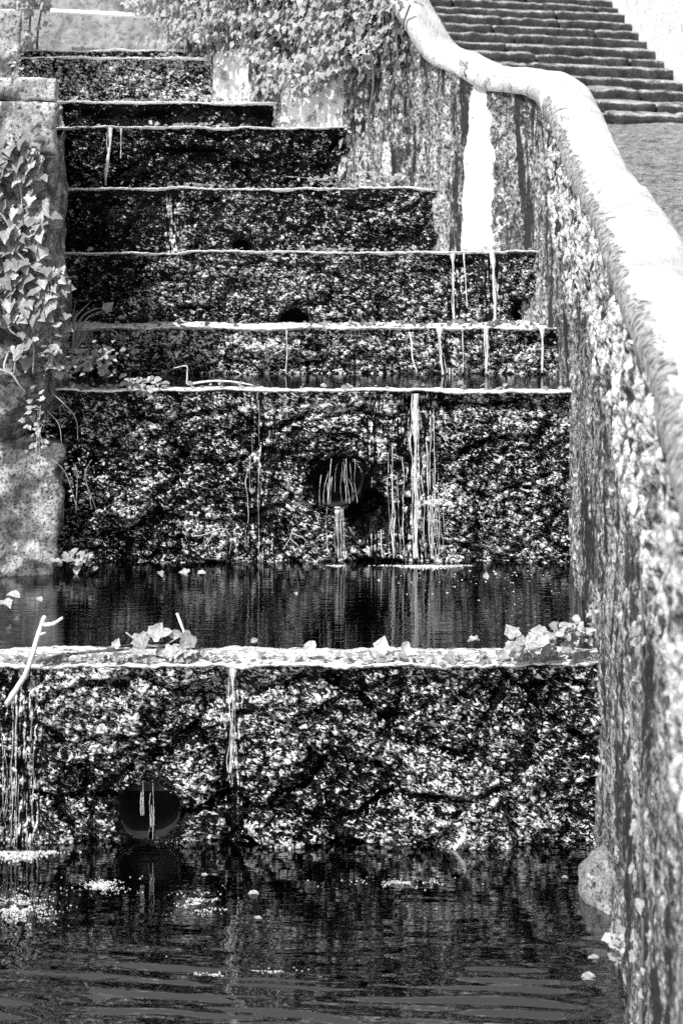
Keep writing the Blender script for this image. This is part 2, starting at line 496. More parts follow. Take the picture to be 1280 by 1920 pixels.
def pool(name, x0, x1, y0, y1, z, mat, amp=0.0, res=0.05):
    return sheet(name, x0, x1, y0, y1, lambda X, Y: z + amp * (0.06 + 0.94 * sstep(5.7, 4.85, Y)) * ((fbm(X * 3.0 + 1.0 * fbm(X * 3, Y * 3, 6, 2), Y * 25 + 2.0 * X + 1.6 * fbm(X * 1.8, Y * 2.5, 8, 2), 5, 2, .35) - .5) * (.55 + .8 * sstep(.4, .65, fbm(X * 1.5, Y * 2.5, 15, 2)))), mat, res)
pool('lower_pool_water', -3.40, 1.3, 1.2, 6.25, 0.0, M['water_low'], 0.015, 0.0095)
pool('middle_pool_water', -3.45, 1.4, 6.25, 7.95, 0.683, M['water_mid'], 0.0, 0.3)
pool('upper_pool_water', -1.5, 1.35, 7.85, 8.60, 1.515, M['water_top'], 0.0, 0.3)

# ------------------------------------------------------------------ the weirs of the cascade
FACES = {}
def face_y(i, x, z):
    """depth of the mossy face of weir i at (x, z)"""
    x0, x1, z0, z1, D = FACES[i]
    a = int(np.clip((z - z0) / (z1 - z0) * (D.shape[0] - 1), 0, D.shape[0] - 1)); b = int(np.clip((x - x0) / (x1 - x0) * (D.shape[1] - 1), 0, D.shape[1] - 1))
    return D[a, b]

def weir(i, x0, x1, ztop, ydepth, zbot, ledge_depth, label, res, pipes=(), seed=0, streaks=(), lumps=1.0, hollows=(), dens0=0.0, shade=()):
    root = empty('cascade_weir', ((x0 + x1) / 2, ydepth, zbot))
    tag(root, label, 'weir')
    nu = int((x1 - x0) / res) + 1; nv = int((ztop - zbot) / res) + 1
    X, Z = np.meshgrid(np.linspace(x0, x1, nu), np.linspace(zbot, ztop - 0.012, nv))
    sd = seed * 97
    wx = X + 0.05 * (fbm(X * 6, Z * 6, sd + 1) - .5); wz = Z + 0.05 * (fbm(X * 6, Z * 6, sd + 2) - .5)
    big = fbm(wx * 2.2, wz * 5.5, sd + 3, 3)
    mid = fbm(wx * 9, wz * 14, sd + 4, 3)
    f1, f2, rid = worley(wx / 0.040, wz / 0.030, sd + 5)
    g1, g2, rid2 = worley(wx / 0.018, wz / 0.014, sd + 6)
    lump = np.clip(1 - f1 * f1 * 1.6, 0, 1) * (0.35 + 0.65 * rid)
    lump2 = np.clip(1 - g1 * g1 * 1.6, 0, 1) * (0.3 + 0.7 * rid2)
    patch = fbm(wx * 3.0, wz * 7.0, sd + 7, 4)
    dens = dens0 - 0.03 + (patch - 0.5) * 0.11 + lump * 0.12 - 0.05 + 0.10 * (mid - .5)
    # larger stones in the face, with black joints between them
    k1, k2, kr = worley(wx / 0.33 + .6 * fbm(wx * 4, wz * 4, sd + 21, 2), wz / 0.21 + .6 * fbm(wx * 4, wz * 4, sd + 22, 2), sd + 20)
    joint = (1 - sstep(0.02, 0.20, k2 - k1)) * (0.75 if i < 3 else 0.3)
    dens = dens - 0.06 * joint * (fbm(wx * 5, wz * 5, sd + 23, 2) > .42) + (kr - .5) * 0.04
    comb_a = np.zeros(X.shape)
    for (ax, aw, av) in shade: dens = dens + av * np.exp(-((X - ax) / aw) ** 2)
    d = 0.10 * big + 0.06 * mid + 0.05 * (kr - .5) - 0.045 * joint + lumps * (0.022 * lump + 0.010 * lump2)
    # runs of water have combed the moss downwards
    for (sx, sw) in streaks:
        w = np.exp(-((X - sx) / sw) ** 2)
        comb = fbm(X / 0.010, Z / 0.07, sd + 8, 2)
        d = d * (1 - 0.35 * w) + w * 0.020 * comb
        comb_a = np.maximum(comb_a, w * (0.85 if i != 2 or sx > 0 else 0.5))
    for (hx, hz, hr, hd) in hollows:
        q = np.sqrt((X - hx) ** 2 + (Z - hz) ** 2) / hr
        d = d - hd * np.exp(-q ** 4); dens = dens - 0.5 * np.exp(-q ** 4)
    d = d - np.percentile(d, 88)                                   # the face stays behind the lip
    edge = sstep(ztop - 0.10, ztop - 0.012, Z)
    d = d * (1 - edge * 0.75)
    keep = np.ones(((nv - 1), (nu - 1)), bool)
    for (cx, cz, r) in pipes:
        q = np.hypot(X - cx, Z - cz)
        d = d + (-0.045 - d) * (1 - sstep(r * 1.0, r * 1.12, q))
        qc = np.hypot((X[:-1, :-1] + X[1:, 1:]) / 2 - cx, (Z[:-1, :-1] + Z[1:, 1:]) / 2 - cz)
        ang = np.arctan2((Z[:-1, :-1] + Z[1:, 1:]) / 2 - cz, (X[:-1, :-1] + X[1:, 1:]) / 2 - cx)
        keep &= qc > r * (0.80 + 0.34 * fbm(ang * 3 + 20, qc * 0, sd + 14, 3))
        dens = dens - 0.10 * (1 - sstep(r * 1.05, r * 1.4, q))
    FACES[i] = (x0, x1, zbot, ztop - 0.012, ydepth - d)
    V = np.stack([X, ydepth - d, Z], -1)
    face = link('mossy_face', mesh_np('mossy_face', V, quads=grid_quads(nv, nu)[keep.ravel()], attrs={'fleck': dens, 'comb': comb_a, 'wet': np.full(X.shape, (.30, .30, .30, .26, .20, .13, .09, .15, .15)[i - 1]) * (0.7 + .6 * sstep(.40, .60, patch))}), M['moss'], root)
    # the lip: a wet, limescaled ledge with a rounded nose
    prof = []
    for k in range(9):
        a = -math.pi / 2 + k / 8 * math.pi / 2
        prof.append((-0.004 - 0.012 * math.cos(a) + 0.022, ztop - 0.022 + 0.010 * (math.sin(a))))
    prof = [(0.03, ztop - 0.034)] + [(y - 0.022, z) for (y, z) in prof]
    nb = max(4, int(ledge_depth / 0.012))
    prof += [(y, ztop - 0.022 - 0.0 + 0.0) for y in np.linspace(0.02, ledge_depth, nb)]
    prof = np.array(prof); prof[:, 1] += 0.018
    lr = max(res, 0.008)
    nu2 = int((x1 - x0) / lr) + 1
    xs = np.linspace(x0, x1, nu2)
    U, Kp = np.meshgrid(xs, np.arange(len(prof)))
    Yp = prof[Kp, 0]; Zp = prof[Kp, 1]
    front = (0.034 if i == 1 else 0.03) * (fbm(U * 8, 0 * U, sd + 11, 4) - .5) * 2
    wob = (0.018 if i == 1 else 0.015) * (fbm(U * 5, Yp * 5, sd + 12, 4) - .5) * 2 + 0.007 * (worley(U / 0.03, (Yp + Zp) / 0.02, sd + 13)[0] - .4)
    fall = sstep(ledge_depth * 0.7, ledge_depth, Yp) * 0.05 if i < 3 else sstep(0.012, 0.07, Yp) * 0.045
    fade = sstep(0.10, 0.0, Yp)
    VL = np.stack([U, ydepth + Yp + front * fade, Zp + wob - fall + 0.006 * (fbm(U * 2.5, 0 * U, sd + 15, 2) - .5)], -1)
    link('ledge', mesh_np('ledge', VL, quads=grid_quads(len(prof), nu2)), M['ledge' if i == 1 else 'lip'], root)
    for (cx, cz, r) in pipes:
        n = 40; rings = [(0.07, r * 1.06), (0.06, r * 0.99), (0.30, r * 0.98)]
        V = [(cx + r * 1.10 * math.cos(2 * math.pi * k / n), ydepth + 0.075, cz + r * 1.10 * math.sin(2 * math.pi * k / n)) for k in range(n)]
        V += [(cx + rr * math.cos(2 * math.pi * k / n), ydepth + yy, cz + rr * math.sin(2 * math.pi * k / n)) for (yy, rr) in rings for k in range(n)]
        m_ = len(rings) + 1
        Q = [(a * n + k, a * n + (k + 1) % n, (a + 1) * n + (k + 1) % n, (a + 1) * n + k) for a in range(m_ - 1) for k in range(n)]
        T = [((m_ - 1) * n, (m_ - 1) * n + k, (m_ - 1) * n + k + 1) for k in range(1, n - 1)]
        if i == 1:  # pale half disc added to imitate the lit arch inside the pipe
            arc = [(cx + r * .97 * math.cos(math.pi * k / 20), ydepth + .25, cz + r * .97 * math.sin(math.pi * k / 20)) for k in range(21)] + [(cx, ydepth + .25, cz)]
            arc += [(a_, b_ + .05, c_) for (a_, b_, c_) in arc]
            link('pipe_lit_arch', mesh_np('pipe_lit_arch', np.array(arc), quads=np.array([(22, 21, 43, 42)[:4]]) if False else np.array([(k, k + 1, k + 23, k + 22) for k in range(20)]), tris=np.array([(21, k, k + 1) for k in range(20)]), smooth=False), M['backwall'], root)
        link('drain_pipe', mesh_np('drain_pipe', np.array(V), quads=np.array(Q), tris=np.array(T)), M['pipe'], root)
    return root

def pipe_at(px, py, rpx, Y): return (px_x(px, Y), py_z(py, Y), rpx * Y / F)

weir(1, -3.45, 1.16, 0.70, 6.10, -0.12, 0.30, 'lowest mossy weir with a wide round drain pipe above the dark pool', 0.0055,
     [pipe_at(280, 1523, 59, 6.14)], 1, [(-1.22, .10), (px_x(435, 6.1), .04)], dens0=0.0)
weir(2, -1.75, 1.30, 1.527, 7.75, 0.60, 0.12, 'tall mossy weir with a drain pipe and a waterfall behind the middle pool', 0.006,
     [pipe_at(631, 903, 49, 7.79)], 2, [(px_x(485, 7.75), .10), (px_x(780, 7.75), .11), (px_x(700, 7.75), .04)], 1.0,
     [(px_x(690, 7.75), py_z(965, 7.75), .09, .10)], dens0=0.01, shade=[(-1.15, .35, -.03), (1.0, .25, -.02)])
weir(3, -1.6, 1.30, 1.768, 8.43, 1.44, 0.80, 'low mossy weir rising from the narrow upper strip of water', 0.007, [], 3, [(px_x(835, 8.43), .04), (px_x(912, 8.43), .03)], dens0=0.02)
weir(4, -1.9, 1.32, 2.133, 9.15, 1.68, 0.75, 'broad mossy weir with a half sunken round pipe at its foot', 0.007,
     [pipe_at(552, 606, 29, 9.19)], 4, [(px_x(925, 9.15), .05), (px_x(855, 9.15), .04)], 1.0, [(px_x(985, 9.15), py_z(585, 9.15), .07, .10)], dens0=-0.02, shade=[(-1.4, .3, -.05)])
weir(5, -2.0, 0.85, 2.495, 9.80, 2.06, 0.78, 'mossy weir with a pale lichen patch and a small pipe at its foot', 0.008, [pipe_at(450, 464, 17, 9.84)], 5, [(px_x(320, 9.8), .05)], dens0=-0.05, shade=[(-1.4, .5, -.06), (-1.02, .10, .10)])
weir(6, -2.1, 0.35, 2.890, 10.50, 2.42, 0.75, 'dark mossy weir with one bright trickle near its left end', 0.008, [], 6, dens0=-0.08)
weir(7, -2.3, -0.10, 3.085, 11.20, 2.82, 0.85, 'low black weir partly overhung by sunlit ivy', 0.009, [], 7, (), 0.9, dens0=-0.12)
weir(8, -2.7, -0.70, 3.460, 12.00, 3.00, 0.65, 'uppermost weir of rough dark stone below the white rail', 0.009, [], 8, (), 0.9, dens0=0.03)
weir(9, -2.9, -1.00, 3.560, 12.60, 3.38, 0.90, 'thin dark kerb stone at the head of the cascade', 0.012, [], 9, (), 0.8, dens0=-0.05)

# ------------------------------------------------------------------ the long curving wall on the right
def resample(anchors, ds):
    """anchors (x, y, z...) -> evenly spaced smooth path"""
    pts = smooth_path([a[:2] + (0,) for a in anchors], 400)
    tops = smooth_path([(a[2], 0, 0) for a in anchors], 400)
    xy = np.array([(p.x, p.y) for p in pts]); z = np.array([t.x for t in tops])
    s = np.concatenate([[0], np.cumsum(np.hypot(*np.diff(xy, axis=0).T))])
    t = np.arange(0, s[-1], ds)
    x = np.interp(t, s, xy[:, 0]); y = np.interp(t, s, xy[:, 1]); z = np.interp(t, s, z)
    dx = np.gradient(x, t); dy = np.gradient(y, t); L = np.hypot(dx, dy)
    return t, x, y, z, dy / L, -dx / L          # outward normal points away from the channel

WALL = [(.56, 2.2, 1.80), (.655, 2.9, 1.90), (.74, 3.5, 2.0), (.82, 4.2, 2.10), (.88, 4.9, 2.19), (.996, 6.1, 2.38), (1.12, 7.75, 2.61), (1.145, 8.7, 2.93),
        (1.10, 9.18, 3.10), (.86, 9.46, 3.15), (.70, 9.66, 3.25), (.53, 9.86, 3.36), (.38, 10.06, 3.62), (.10, 10.46, 4.15), (-.43, 11.15, 4.7), (-.95, 11.95, 4.9), (-1.36, 13.0, 5.0), (-1.5, 13.7, 5.0)]
DS = 0.013
S, WX, WY, WT, NX, NY = resample(WALL, DS)
s_corner = S[np.argmax(WX)] + 0.25
def s_at(x, y): return S[np.argmin((WX - x) ** 2 + (WY - y) ** 2)]
s_patch = s_at(.82, 9.5)

wall_root = empty('channel_wall', (1.0, 6.1, 0)); tag(wall_root, 'long curving plaster wall with lichen and a white coping along the cascade', 'wall')
nz = 300
T01 = np.linspace(0, 1, nz)
SS, TT = np.meshgrid(S, T01)
ZB = -0.25
ZZ = ZB + (WT[None, :] - 0.02 - ZB) * TT
below = WT[None, :] - ZZ
# relief: vertical ribs and blisters of old render, coarse roughcast under the coping
near = 1 - sstep(s_corner - 0.25, s_corner + 0.1, SS)
rc_f, rc_s, rc_i = worley(SS / 0.040 + 1.1 * fbm(SS * 12, ZZ * 7, 72, 3), (ZZ - 0.2 * SS) / 0.085 + 1.2 * fbm(SS * 14, ZZ * 8, 73, 3), 60)
roughcast = np.clip(1 - rc_f * rc_f * 1.5, 0, 1) * (.4 + .6 * rc_i)
band = near * sstep(0.78, 0.38, below + 0.30 * (fbm(SS * 3, ZZ * 1.5, 61) - .5))
rel = 0.05 * (fbm(SS * 2.0, ZZ * .8, 62, 3) - .5) + 0.055 * (fbm(SS * 9.0, ZZ * 2.2, 63, 4) - .5) + 0.022 * (fbm(SS * 34, ZZ * 14, 64, 3) - .5)
lf, ls_, li = worley(SS / 0.03, ZZ / 0.04, 65)
rel = rel + 0.010 * np.clip(1 - lf * lf * 1.5, 0, 1) * li + band * (0.05 * roughcast - 0.01 + 0.035 * (fbm(SS * 45, ZZ * 24, 74, 3) - .5))
# a deep vertical crack in the near part
s_crack = s_at(.835, 4.35)
crack = np.exp(-((SS - s_crack - 0.03 * (fbm(ZZ * 4, 0 * ZZ, 66) - .5)) / 0.016) ** 2) * sstep(1.55, 1.35, ZZ)
rel = rel - 0.07 * crack
side_ = np.sign(s_patch - SS)
patchw = 0.125 + 0.16 * (fbm(ZZ * 6, side_ * 3.0, 68, 4) - .5) * (side_ > 0) + 0.05 * (fbm(ZZ * 6, side_ * 3.0, 69, 4) - .5) - 0.085 * sstep(2.65, 3.15, ZZ)
bare = sstep(patchw + .07, patchw - .05, np.abs(SS - s_patch + 0.035 * (fbm(ZZ * 9, SS * 3, 67) - .5)))
rel = rel * (1 - 0.75 * bare) - 0.004 * bare
PX = WX[None, :] - NX[None, :] * rel; PY = WY[None, :] - NY[None, :] * rel
lime = band * (-0.05 + 1.0 * roughcast + .5 * (fbm(SS * 20, ZZ * 7, 75, 3) - .5)) + bare * 1.2  # roughcast tufts whitened, gaps between them darkened as painted shade
s2 = s_at(.30, 10.18); lime = np.maximum(lime, 1.0 * sstep(.07, .02, np.abs(SS - s2)) * sstep(2.85, 2.70, ZZ))
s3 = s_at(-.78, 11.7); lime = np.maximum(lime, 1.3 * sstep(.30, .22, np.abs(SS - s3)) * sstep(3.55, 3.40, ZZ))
s4 = s_at(-.2, 10.85); lime = np.maximum(lime, 1.05 * sstep(.42, .30, np.abs(SS - s4)) * sstep(3.30, 3.15, ZZ))  # plaster band under the ivy whitened to imitate a sunlit patch
lime = np.maximum(lime, near * sstep(0.30, 0.05, SS - 0 * ZZ) * 0)
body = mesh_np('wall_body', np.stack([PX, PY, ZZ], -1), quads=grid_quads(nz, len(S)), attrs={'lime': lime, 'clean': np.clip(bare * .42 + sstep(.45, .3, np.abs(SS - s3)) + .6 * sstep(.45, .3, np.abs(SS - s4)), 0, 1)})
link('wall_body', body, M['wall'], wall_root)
TH = 0.22
bx = WX + NX * TH; by = WY + NY * TH
bz = np.stack([np.full(len(S), 0.2), WT - 0.01])
back = mesh_np('wall_back', np.stack([np.stack([bx, bx]), np.stack([by, by]), bz], -1), quads=grid_quads(2, len(S)), attrs={'lime': np.ones((2, len(S)))})
link('wall_back', back, M['wall'], wall_root)
# coping
sel = slice(0, np.argmin((WX - .02) ** 2 + (WY - 10.56) ** 2), 2)
prof = []
for k in range(21):
    a = math.pi * (1 - k / 20)
    prof.append((TH / 2 + math.cos(a) * (TH / 2 + 0.035), 0.012 + math.sin(a) ** 0.75 * 0.085))
prof = [(0.01, -0.05), (-0.028, -0.045)] + prof + [(TH + 0.028, -0.045), (TH - 0.01, -0.05)]
prof = np.array(prof)
cs, kx = np.meshgrid(S[sel], np.arange(len(prof)))
off = prof[kx, 0]; zz = prof[kx, 1]
nz_ = 0.012 * (fbm(cs * 3.5, kx * .12, 81, 4) - .5) * 2
off2 = off + nz_ * np.sign(off - TH / 2); zz2 = zz + 0.03 * (fbm(cs * 2.2, kx * .1, 82, 4) - .5) + 0.022 * (fbm(cs * 12, kx * .45, 83, 4) - .5)
cop = np.stack([WX[sel][None, :] + NX[sel][None, :] * off2, WY[sel][None, :] + NY[sel][None, :] * off2, WT[sel][None, :] + zz2 - 0.03], -1)
dirt = sstep(12, 2, kx) * (0.55 * (cs < s_corner) + 0.30) + 0.10
for jp in (3.9, 6.35, 7.55): dirt = dirt + 0.4 * np.exp(-((cs - jp - 0.04 * (fbm(kx * .3, cs * 0, 84, 2) - .5)) / 0.012) ** 2)
link('coping', mesh_np('coping', cop, quads=grid_quads(len(prof), cop.shape[1]), attrs={'dirt': dirt}), M['coping'], wall_root)

# ------------------------------------------------------------------ left boundary wall, piers and rock
LW = [(-3.6, 7.60, 2.72), (-2.6, 7.60, 2.72), (-1.9, 7.60, 2.72), (-1.52, 7.62, 2.71), (-1.385, 7.75, 2.71), (-1.43, 8.2, 2.70), (-1.60, 9.2, 2.70), (-1.80, 10.4, 2.85), (-2.0, 11.3, 3.1), (-2.4, 12.4, 3.5), (-2.55, 13.4, 3.6)]
s, x, y, t, nx, ny = resample(LW, 0.012)
nx, ny = -nx, -ny
nz = 190
SS, TT = np.meshgrid(s, np.linspace(0, 1, nz)); ZZ = 0.45 + (t[None, :] - 0.45) * TT
rel = 0.10 * (fbm(SS * 2.4, ZZ * 1.6, 301, 3) - .5) + 0.05 * (fbm(SS * 9, ZZ * 4, 302, 4) - .5) + 0.02 * (fbm(SS * 30, ZZ * 22, 303, 3) - .5)
f1, f2, fi = worley(SS / .035, ZZ / .04, 305); rel += 0.010 * np.clip(1 - f1 * f1 * 1.5, 0, 1) * fi
rel += 0.09 * sstep(1.55, 0.9, ZZ) - 0.10 * np.exp(-((ZZ - 1.45) / .14) ** 2) * sstep(.2, 1.2, SS)
lw_root = empty('left_bank_wall', (-1.9, 7.6, 0.6)); tag(lw_root, 'rough grey stone wall with ivy on the left bank', 'wall')
link('wall_body', mesh_np('left_wall_body', np.stack([x[None, :] - nx[None, :] * rel * -1 + np.interp(ZZ, [.6, 1.15, 1.35, 1.55, 1.7, 2.6], [-.04, -.08, -.11, -.05, 0, -.02]), y[None, :] - ny[None, :] * rel * -1, ZZ], -1), quads=grid_quads(nz, len(s))), M['rock'], lw_root)
# capstones that step up the bank
def block(parent, sx, sy, sz, corner, seed, rz=0.17):
    """a block whose lower right front corner stands at `corner`"""
    o = link('block', stone_mesh('block', sx, sy, sz, seed, 0.020, 0.012, 0.02), M['granite'], parent)
    o.matrix_basis = Matrix.Translation(Vector(corner)) @ Matrix.Rotation(rz, 4, 'Z') @ Matrix.Translation((-sx / 2, 0, 0))
    return o
z_a = py_z(292, 7.6); z_b = py_z(143, 7.6)
block(lw_root, 1.0, 0.45, z_b - z_a - 0.115, (px_x(105, 7.6), 7.60, z_a), 11)
block(lw_root, 0.99, 0.45, 0.108, (px_x(104, 7.6), 7.606, z_b - 0.11), 12)
block(lw_root, 0.95, 0.5, 0.50, (px_x(40, 9.3), 9.3, py_z(140, 9.3) - .12), 13, .22)
block(lw_root, 0.90, 0.5, 0.20, (px_x(27, 9.3), 9.33, py_z(140, 9.3) + .375), 14, .22)

rock_root = None
def boulder(name, centre, radii, seed, mat, label, res=56):
    th = np.linspace(0, 2 * np.pi, res); ph = np.linspace(0.02, np.pi - 0.02, res // 2)
    A, B = np.meshgrid(th, ph)
    d = np.stack([np.cos(A) * np.sin(B), np.sin(A) * np.sin(B), np.cos(B)], -1)
    r = 1 + 0.28 * (fbm(d[..., 0] * 2 + 5, d[..., 2] * 2 + d[..., 1] * 1.3, seed, 4) - .5) * 2 + 0.10 * (fbm(d[..., 0] * 9 + d[..., 1] * 5, d[..., 2] * 9, seed + 4, 3) - .5)
    r[:, -1] = r[:, 0]
    V = d * r[..., None] * np.array(radii)
    o = link(name, mesh_np(name, V, quads=grid_quads(res // 2, res)), mat, matrix=Matrix.Translation(Vector(centre)))
    return tag(o, label, 'rock')
bl = link('boulder', stone_mesh('boulder', 0.70, 0.5, py_z(820, 7.5) - .55, 21, 0.045, 0.04, 0.016), M['rock'], matrix=Matrix.Translation((px_x(99, 7.5) - .35, 7.47, .55)) @ Euler((-.16, .05, .12)).to_matrix().to_4x4())
tag(bl, 'pale speckled boulder at the foot of the left wall', 'rock')
boulder('mossy_rock', (px_x(1128, 5.75), 5.72, py_z(1660, 5.75)), (0.095, 0.17, 0.13), 22, M['ramp'], 'soft mossy rock at the waterline against the right wall')

# ------------------------------------------------------------------ staircase, parapet, head wall and rail
stair = empty('stone_staircase', (1.5, 13.0, 3.0)); tag(stair, 'wide staircase of mossy uneven stone steps beyond the right wall', 'staircase')
R = random.Random(5)
ST_Y, ST_T, ST_R, ST_Z = 12.95, 0.34, 0.118, 2.99
for k in range(20):
    xx = -0.6 + R.uniform(-.3, .1)
    while xx < 3.05:
        w = R.uniform(.5, 1.35)
        if xx + w > 2.85: w = 3.16 - xx
        hgt = 0.175 + R.uniform(-.012, .012)
        me = stone_mesh('step_stone', w - R.uniform(.004, .016), 0.42, hgt, 400 + k * 10 + int(xx * 10), 0.020, 0.030, 0.05)
        cx = xx + w / 2
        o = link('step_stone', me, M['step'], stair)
        zt = ST_Z + (k + 1) * ST_R - (cx - 1.3) * 0.035
        o.matrix_basis = Matrix.Translation((cx, ST_Y + k * ST_T + (cx - 1.3) * 0.12 + R.uniform(-.012, .012), zt - hgt + R.uniform(-.008, .008))) @ Euler((.095 + R.uniform(-.03, .03), R.uniform(-.012, .012) + .035, .12 + R.uniform(-.02, .02))).to_matrix().to_4x4()
        xx += w
def strip_wall(name, pts, thick, zlo, mat, label, seed, res=0.05):
    s, x, y, t, nx, ny = resample(pts, res)
    n2 = int(1.4 / res) + 2
    lo = np.array([zlo(a, b) for a, b in zip(x, y)])
    cols = []
    for k in range(n2): cols.append((0.0, k / (n2 - 1)))
    for k in range(1, 7): cols.append((thick * k / 6, 1.0 + 0.035 * math.sin(math.pi * k / 6)))
    cols.append((thick, 0.0))
    c = np.array(cols)
    S_, K = np.meshgrid(np.arange(len(s)), np.arange(len(c)))
    off = c[K, 0]; f = c[K, 1]
    Z = lo[S_] + (t[S_] - lo[S_]) * f
    r = 0.03 * (fbm(s[S_] * 3, Z * 3, seed, 4) - .5)
    V = np.stack([x[S_] + nx[S_] * (off - r), y[S_] + ny[S_] * (off - r), Z], -1)
    o = link(name, mesh_np(name, V, quads=grid_quads(len(c), len(s))), mat)
    return tag(o, label, 'wall')
strip_wall('stair_parapet', [(3.14, 12.0, 3.75), (3.09, 13.0, 3.95), (3.01, 14.5, 4.55), (2.93, 16.5, 5.3), (2.88, 20, 6.7)], 0.32, lambda a, b: 2.6 + max(0, b - 13) * .3, M['parapet'], 'whitewashed parapet climbing along the far side of the staircase', 91)
strip_wall('head_wall', [(-7.0, 13.62, 5.6), (-4, 13.6, 5.6), (-2.5, 13.6, 5.6), (-1.2, 13.6, 5.6), (.0, 13.6, 5.6)], 0.3, lambda a, b: 3.2, M['backwall'], 'stained grey rendered wall closing the head of the cascade', 92)
a = P(96, 20, 13.1); b = P(326, 31, 13.1)
rail = link('white_rail', tube_mesh('white_rail', [a + (b - a) * t for t in np.linspace(-.02, 1.02, 14)], [0.021] * 14, 12), M['white'])
tag(rail, 'straight white painted rail across the head of the cascade', 'rail')

# ------------------------------------------------------------------ ivy
IVY = [leaf_ivy(k, random.uniform(.85, 1.1)) for k in range(5)]
IVY_ME = [mesh_np('ivy_leaf', v, tris=t) for v, t in IVY]
OVAL = [leaf_oval(k, random.uniform(.5, .8)) for k in range(4)]
OVAL_ME = [mesh_np('oval_leaf', v, tris=t) for v, t in OVAL]
LEAFSUN = (-0.25, -0.75, 0.6)

def stem(parent, pts, r0, r1, mat, name='stem', n=18, jitter=0.1):
    p = smooth_path(pts, n)
    return link(name, tube_mesh(name, p, [r0 + (r1 - r0) * i / n for i in range(n + 1)], 6, jitter), mat, parent)

# ivy hanging on the left wall
ivy = empty('ivy', (-1.7, 7.5, 1.6)); tag(ivy, 'large leaved ivy hanging over the stone wall at the left edge', 'ivy')
R = random.Random(11)
def edge_right(py):      # right-hand outline of the leaf mass in the photograph
    return np.interp(py, [245, 300, 360, 400, 450, 500, 540, 600, 640, 690], [40, 78, 84, 100, 80, 122, 132, 80, 62, 66])
n_leaf = 0
ivy_more = []
for k in range(900):
    py = R.uniform(240, 690) if R.random() < .35 else R.choice([R.uniform(255, 330), R.uniform(390, 480), R.uniform(490, 600), R.uniform(520, 590)])
    xr = edge_right(py)
    px = xr - (xr + 30) * R.random()
    if 600 < py and R.random() < .7: continue
    Y = 7.56 - R.uniform(0, .14)
    c = P(px, py, Y)
    sz = R.uniform(.034, .080)
    f = Vector(LEAFSUN) + Vector((R.uniform(-.6, .6), R.uniform(-.3, .3), R.uniform(-.5, .5)))
    mt = leaf_matrix(c, sz, f, R.gauss(0, .7))
    if n_leaf < 290: link('leaf', R.choice(IVY_ME), M['ivy'], ivy, mt)
    else: ivy_more.append(mt)
    n_leaf += 1
tag(link('leaves', scatter_mesh('leaves', IVY, ivy_more), M['ivy_plain'], ivy), kind='stuff')
for pts in ([(15, 250), (22, 300), (38, 350), (42, 400)], [(-10, 390), (15, 420), (25, 470), (10, 520), (30, 590)], [(2, 560), (20, 620), (60, 640), (62, 700)],
            [(-10, 690), (20, 700), (35, 720), (48, 735)], [(15, 660), (8, 690), (25, 700), (28, 680)], [(30, 470), (60, 500), (90, 520), (110, 570)]):
    stem(ivy, [P(x_, y_, 7.44 + R.uniform(-.03, .05)) for x_, y_ in pts], .006, .003, M['stem'])

# ivy sheet on the far wall
ivy2 = empty('ivy_sheet', (-.4, 11.2, 3.2)); tag(ivy2, 'dense small leaved ivy sheet covering the wall below the coping end', 'ivy')
R = random.Random(12)
LS, LX, LY = S, WX, WY
cand = []
s_lo, s_hi = s_at(.42, 10.0), s_at(-1.4, 13.1)
far_mats = []
for k in range(17000):
    ss = R.uniform(s_lo, s_hi); j = int(ss / DS); j = min(j, len(S) - 1)
    X_, Y_ = WX[j], WY[j]
    ppx = 640 + X_ * F / Y_
    z_ = R.uniform(2.5, 4.7)
    ppy = HOR - (z_ - CAM_Z) * F / Y_
    if ppy < -60: continue
    low = np.interp(ppx, [320, 400, 450, 500, 520, 600, 660, 700, 770], [95, 85, 65, 110, 165, 180, 160, 140, 90])
    low += 26 * (float(fbm(np.array(ppx * .03), np.array(ppy * .02), 5, 2)) - .5) * 2
    p_keep = 1.0 if ppy < low else 0.07
    if 452 < ppx < 512 and 108 < ppy: p_keep = 0.02
    if ppx > 690: p_keep *= .55
    if ppx > 660 and ppy > 200: p_keep *= .8
    if R.random() > p_keep: continue
    off = R.uniform(0.02, 0.30 if ppy < low else .06) if float(fbm(np.array(ppx * .045), np.array(ppy * .06), 55, 2)) > .44 else R.uniform(0.0, .05)
    sz = R.uniform(.026, .060)
    n_ = Vector((-NX[j], -NY[j], 0))
    f = n_ * .8 + Vector((-.3, -.2, .55)) + Vector((R.uniform(-.7, .7), R.uniform(-.5, .5), R.uniform(-.5, .5)))
    c = Vector((X_, Y_, z_)) + n_ * off
    far_mats.append((leaf_matrix(c, sz, f, R.gauss(0, .7)), sz, int(ppy > 0)))
far_mats.sort(key=lambda q: (-q[2], -q[1]))
for mt, _, _ in far_mats[:290]: link('leaf', R.choice(IVY_ME), M['ivy_far'], ivy2, mt)
rest = scatter_mesh('leaves', IVY, [q[0] for q in far_mats[290:]])
tag(link('leaves', rest, M['ivy_far'], ivy2), kind='stuff')
for pts in ([(690, 60), (700, 150), (690, 240), (705, 320)], [(735, 20), (745, 110), (728, 190), (740, 240)], [(660, 90), (668, 170), (650, 225)], [(768, 8), (752, 60), (765, 90)]):
    stem(ivy2, [P(x_, y_, 9.95 if x_ > 680 else 10.4) for x_, y_ in pts], .008, .005, M['bark'])

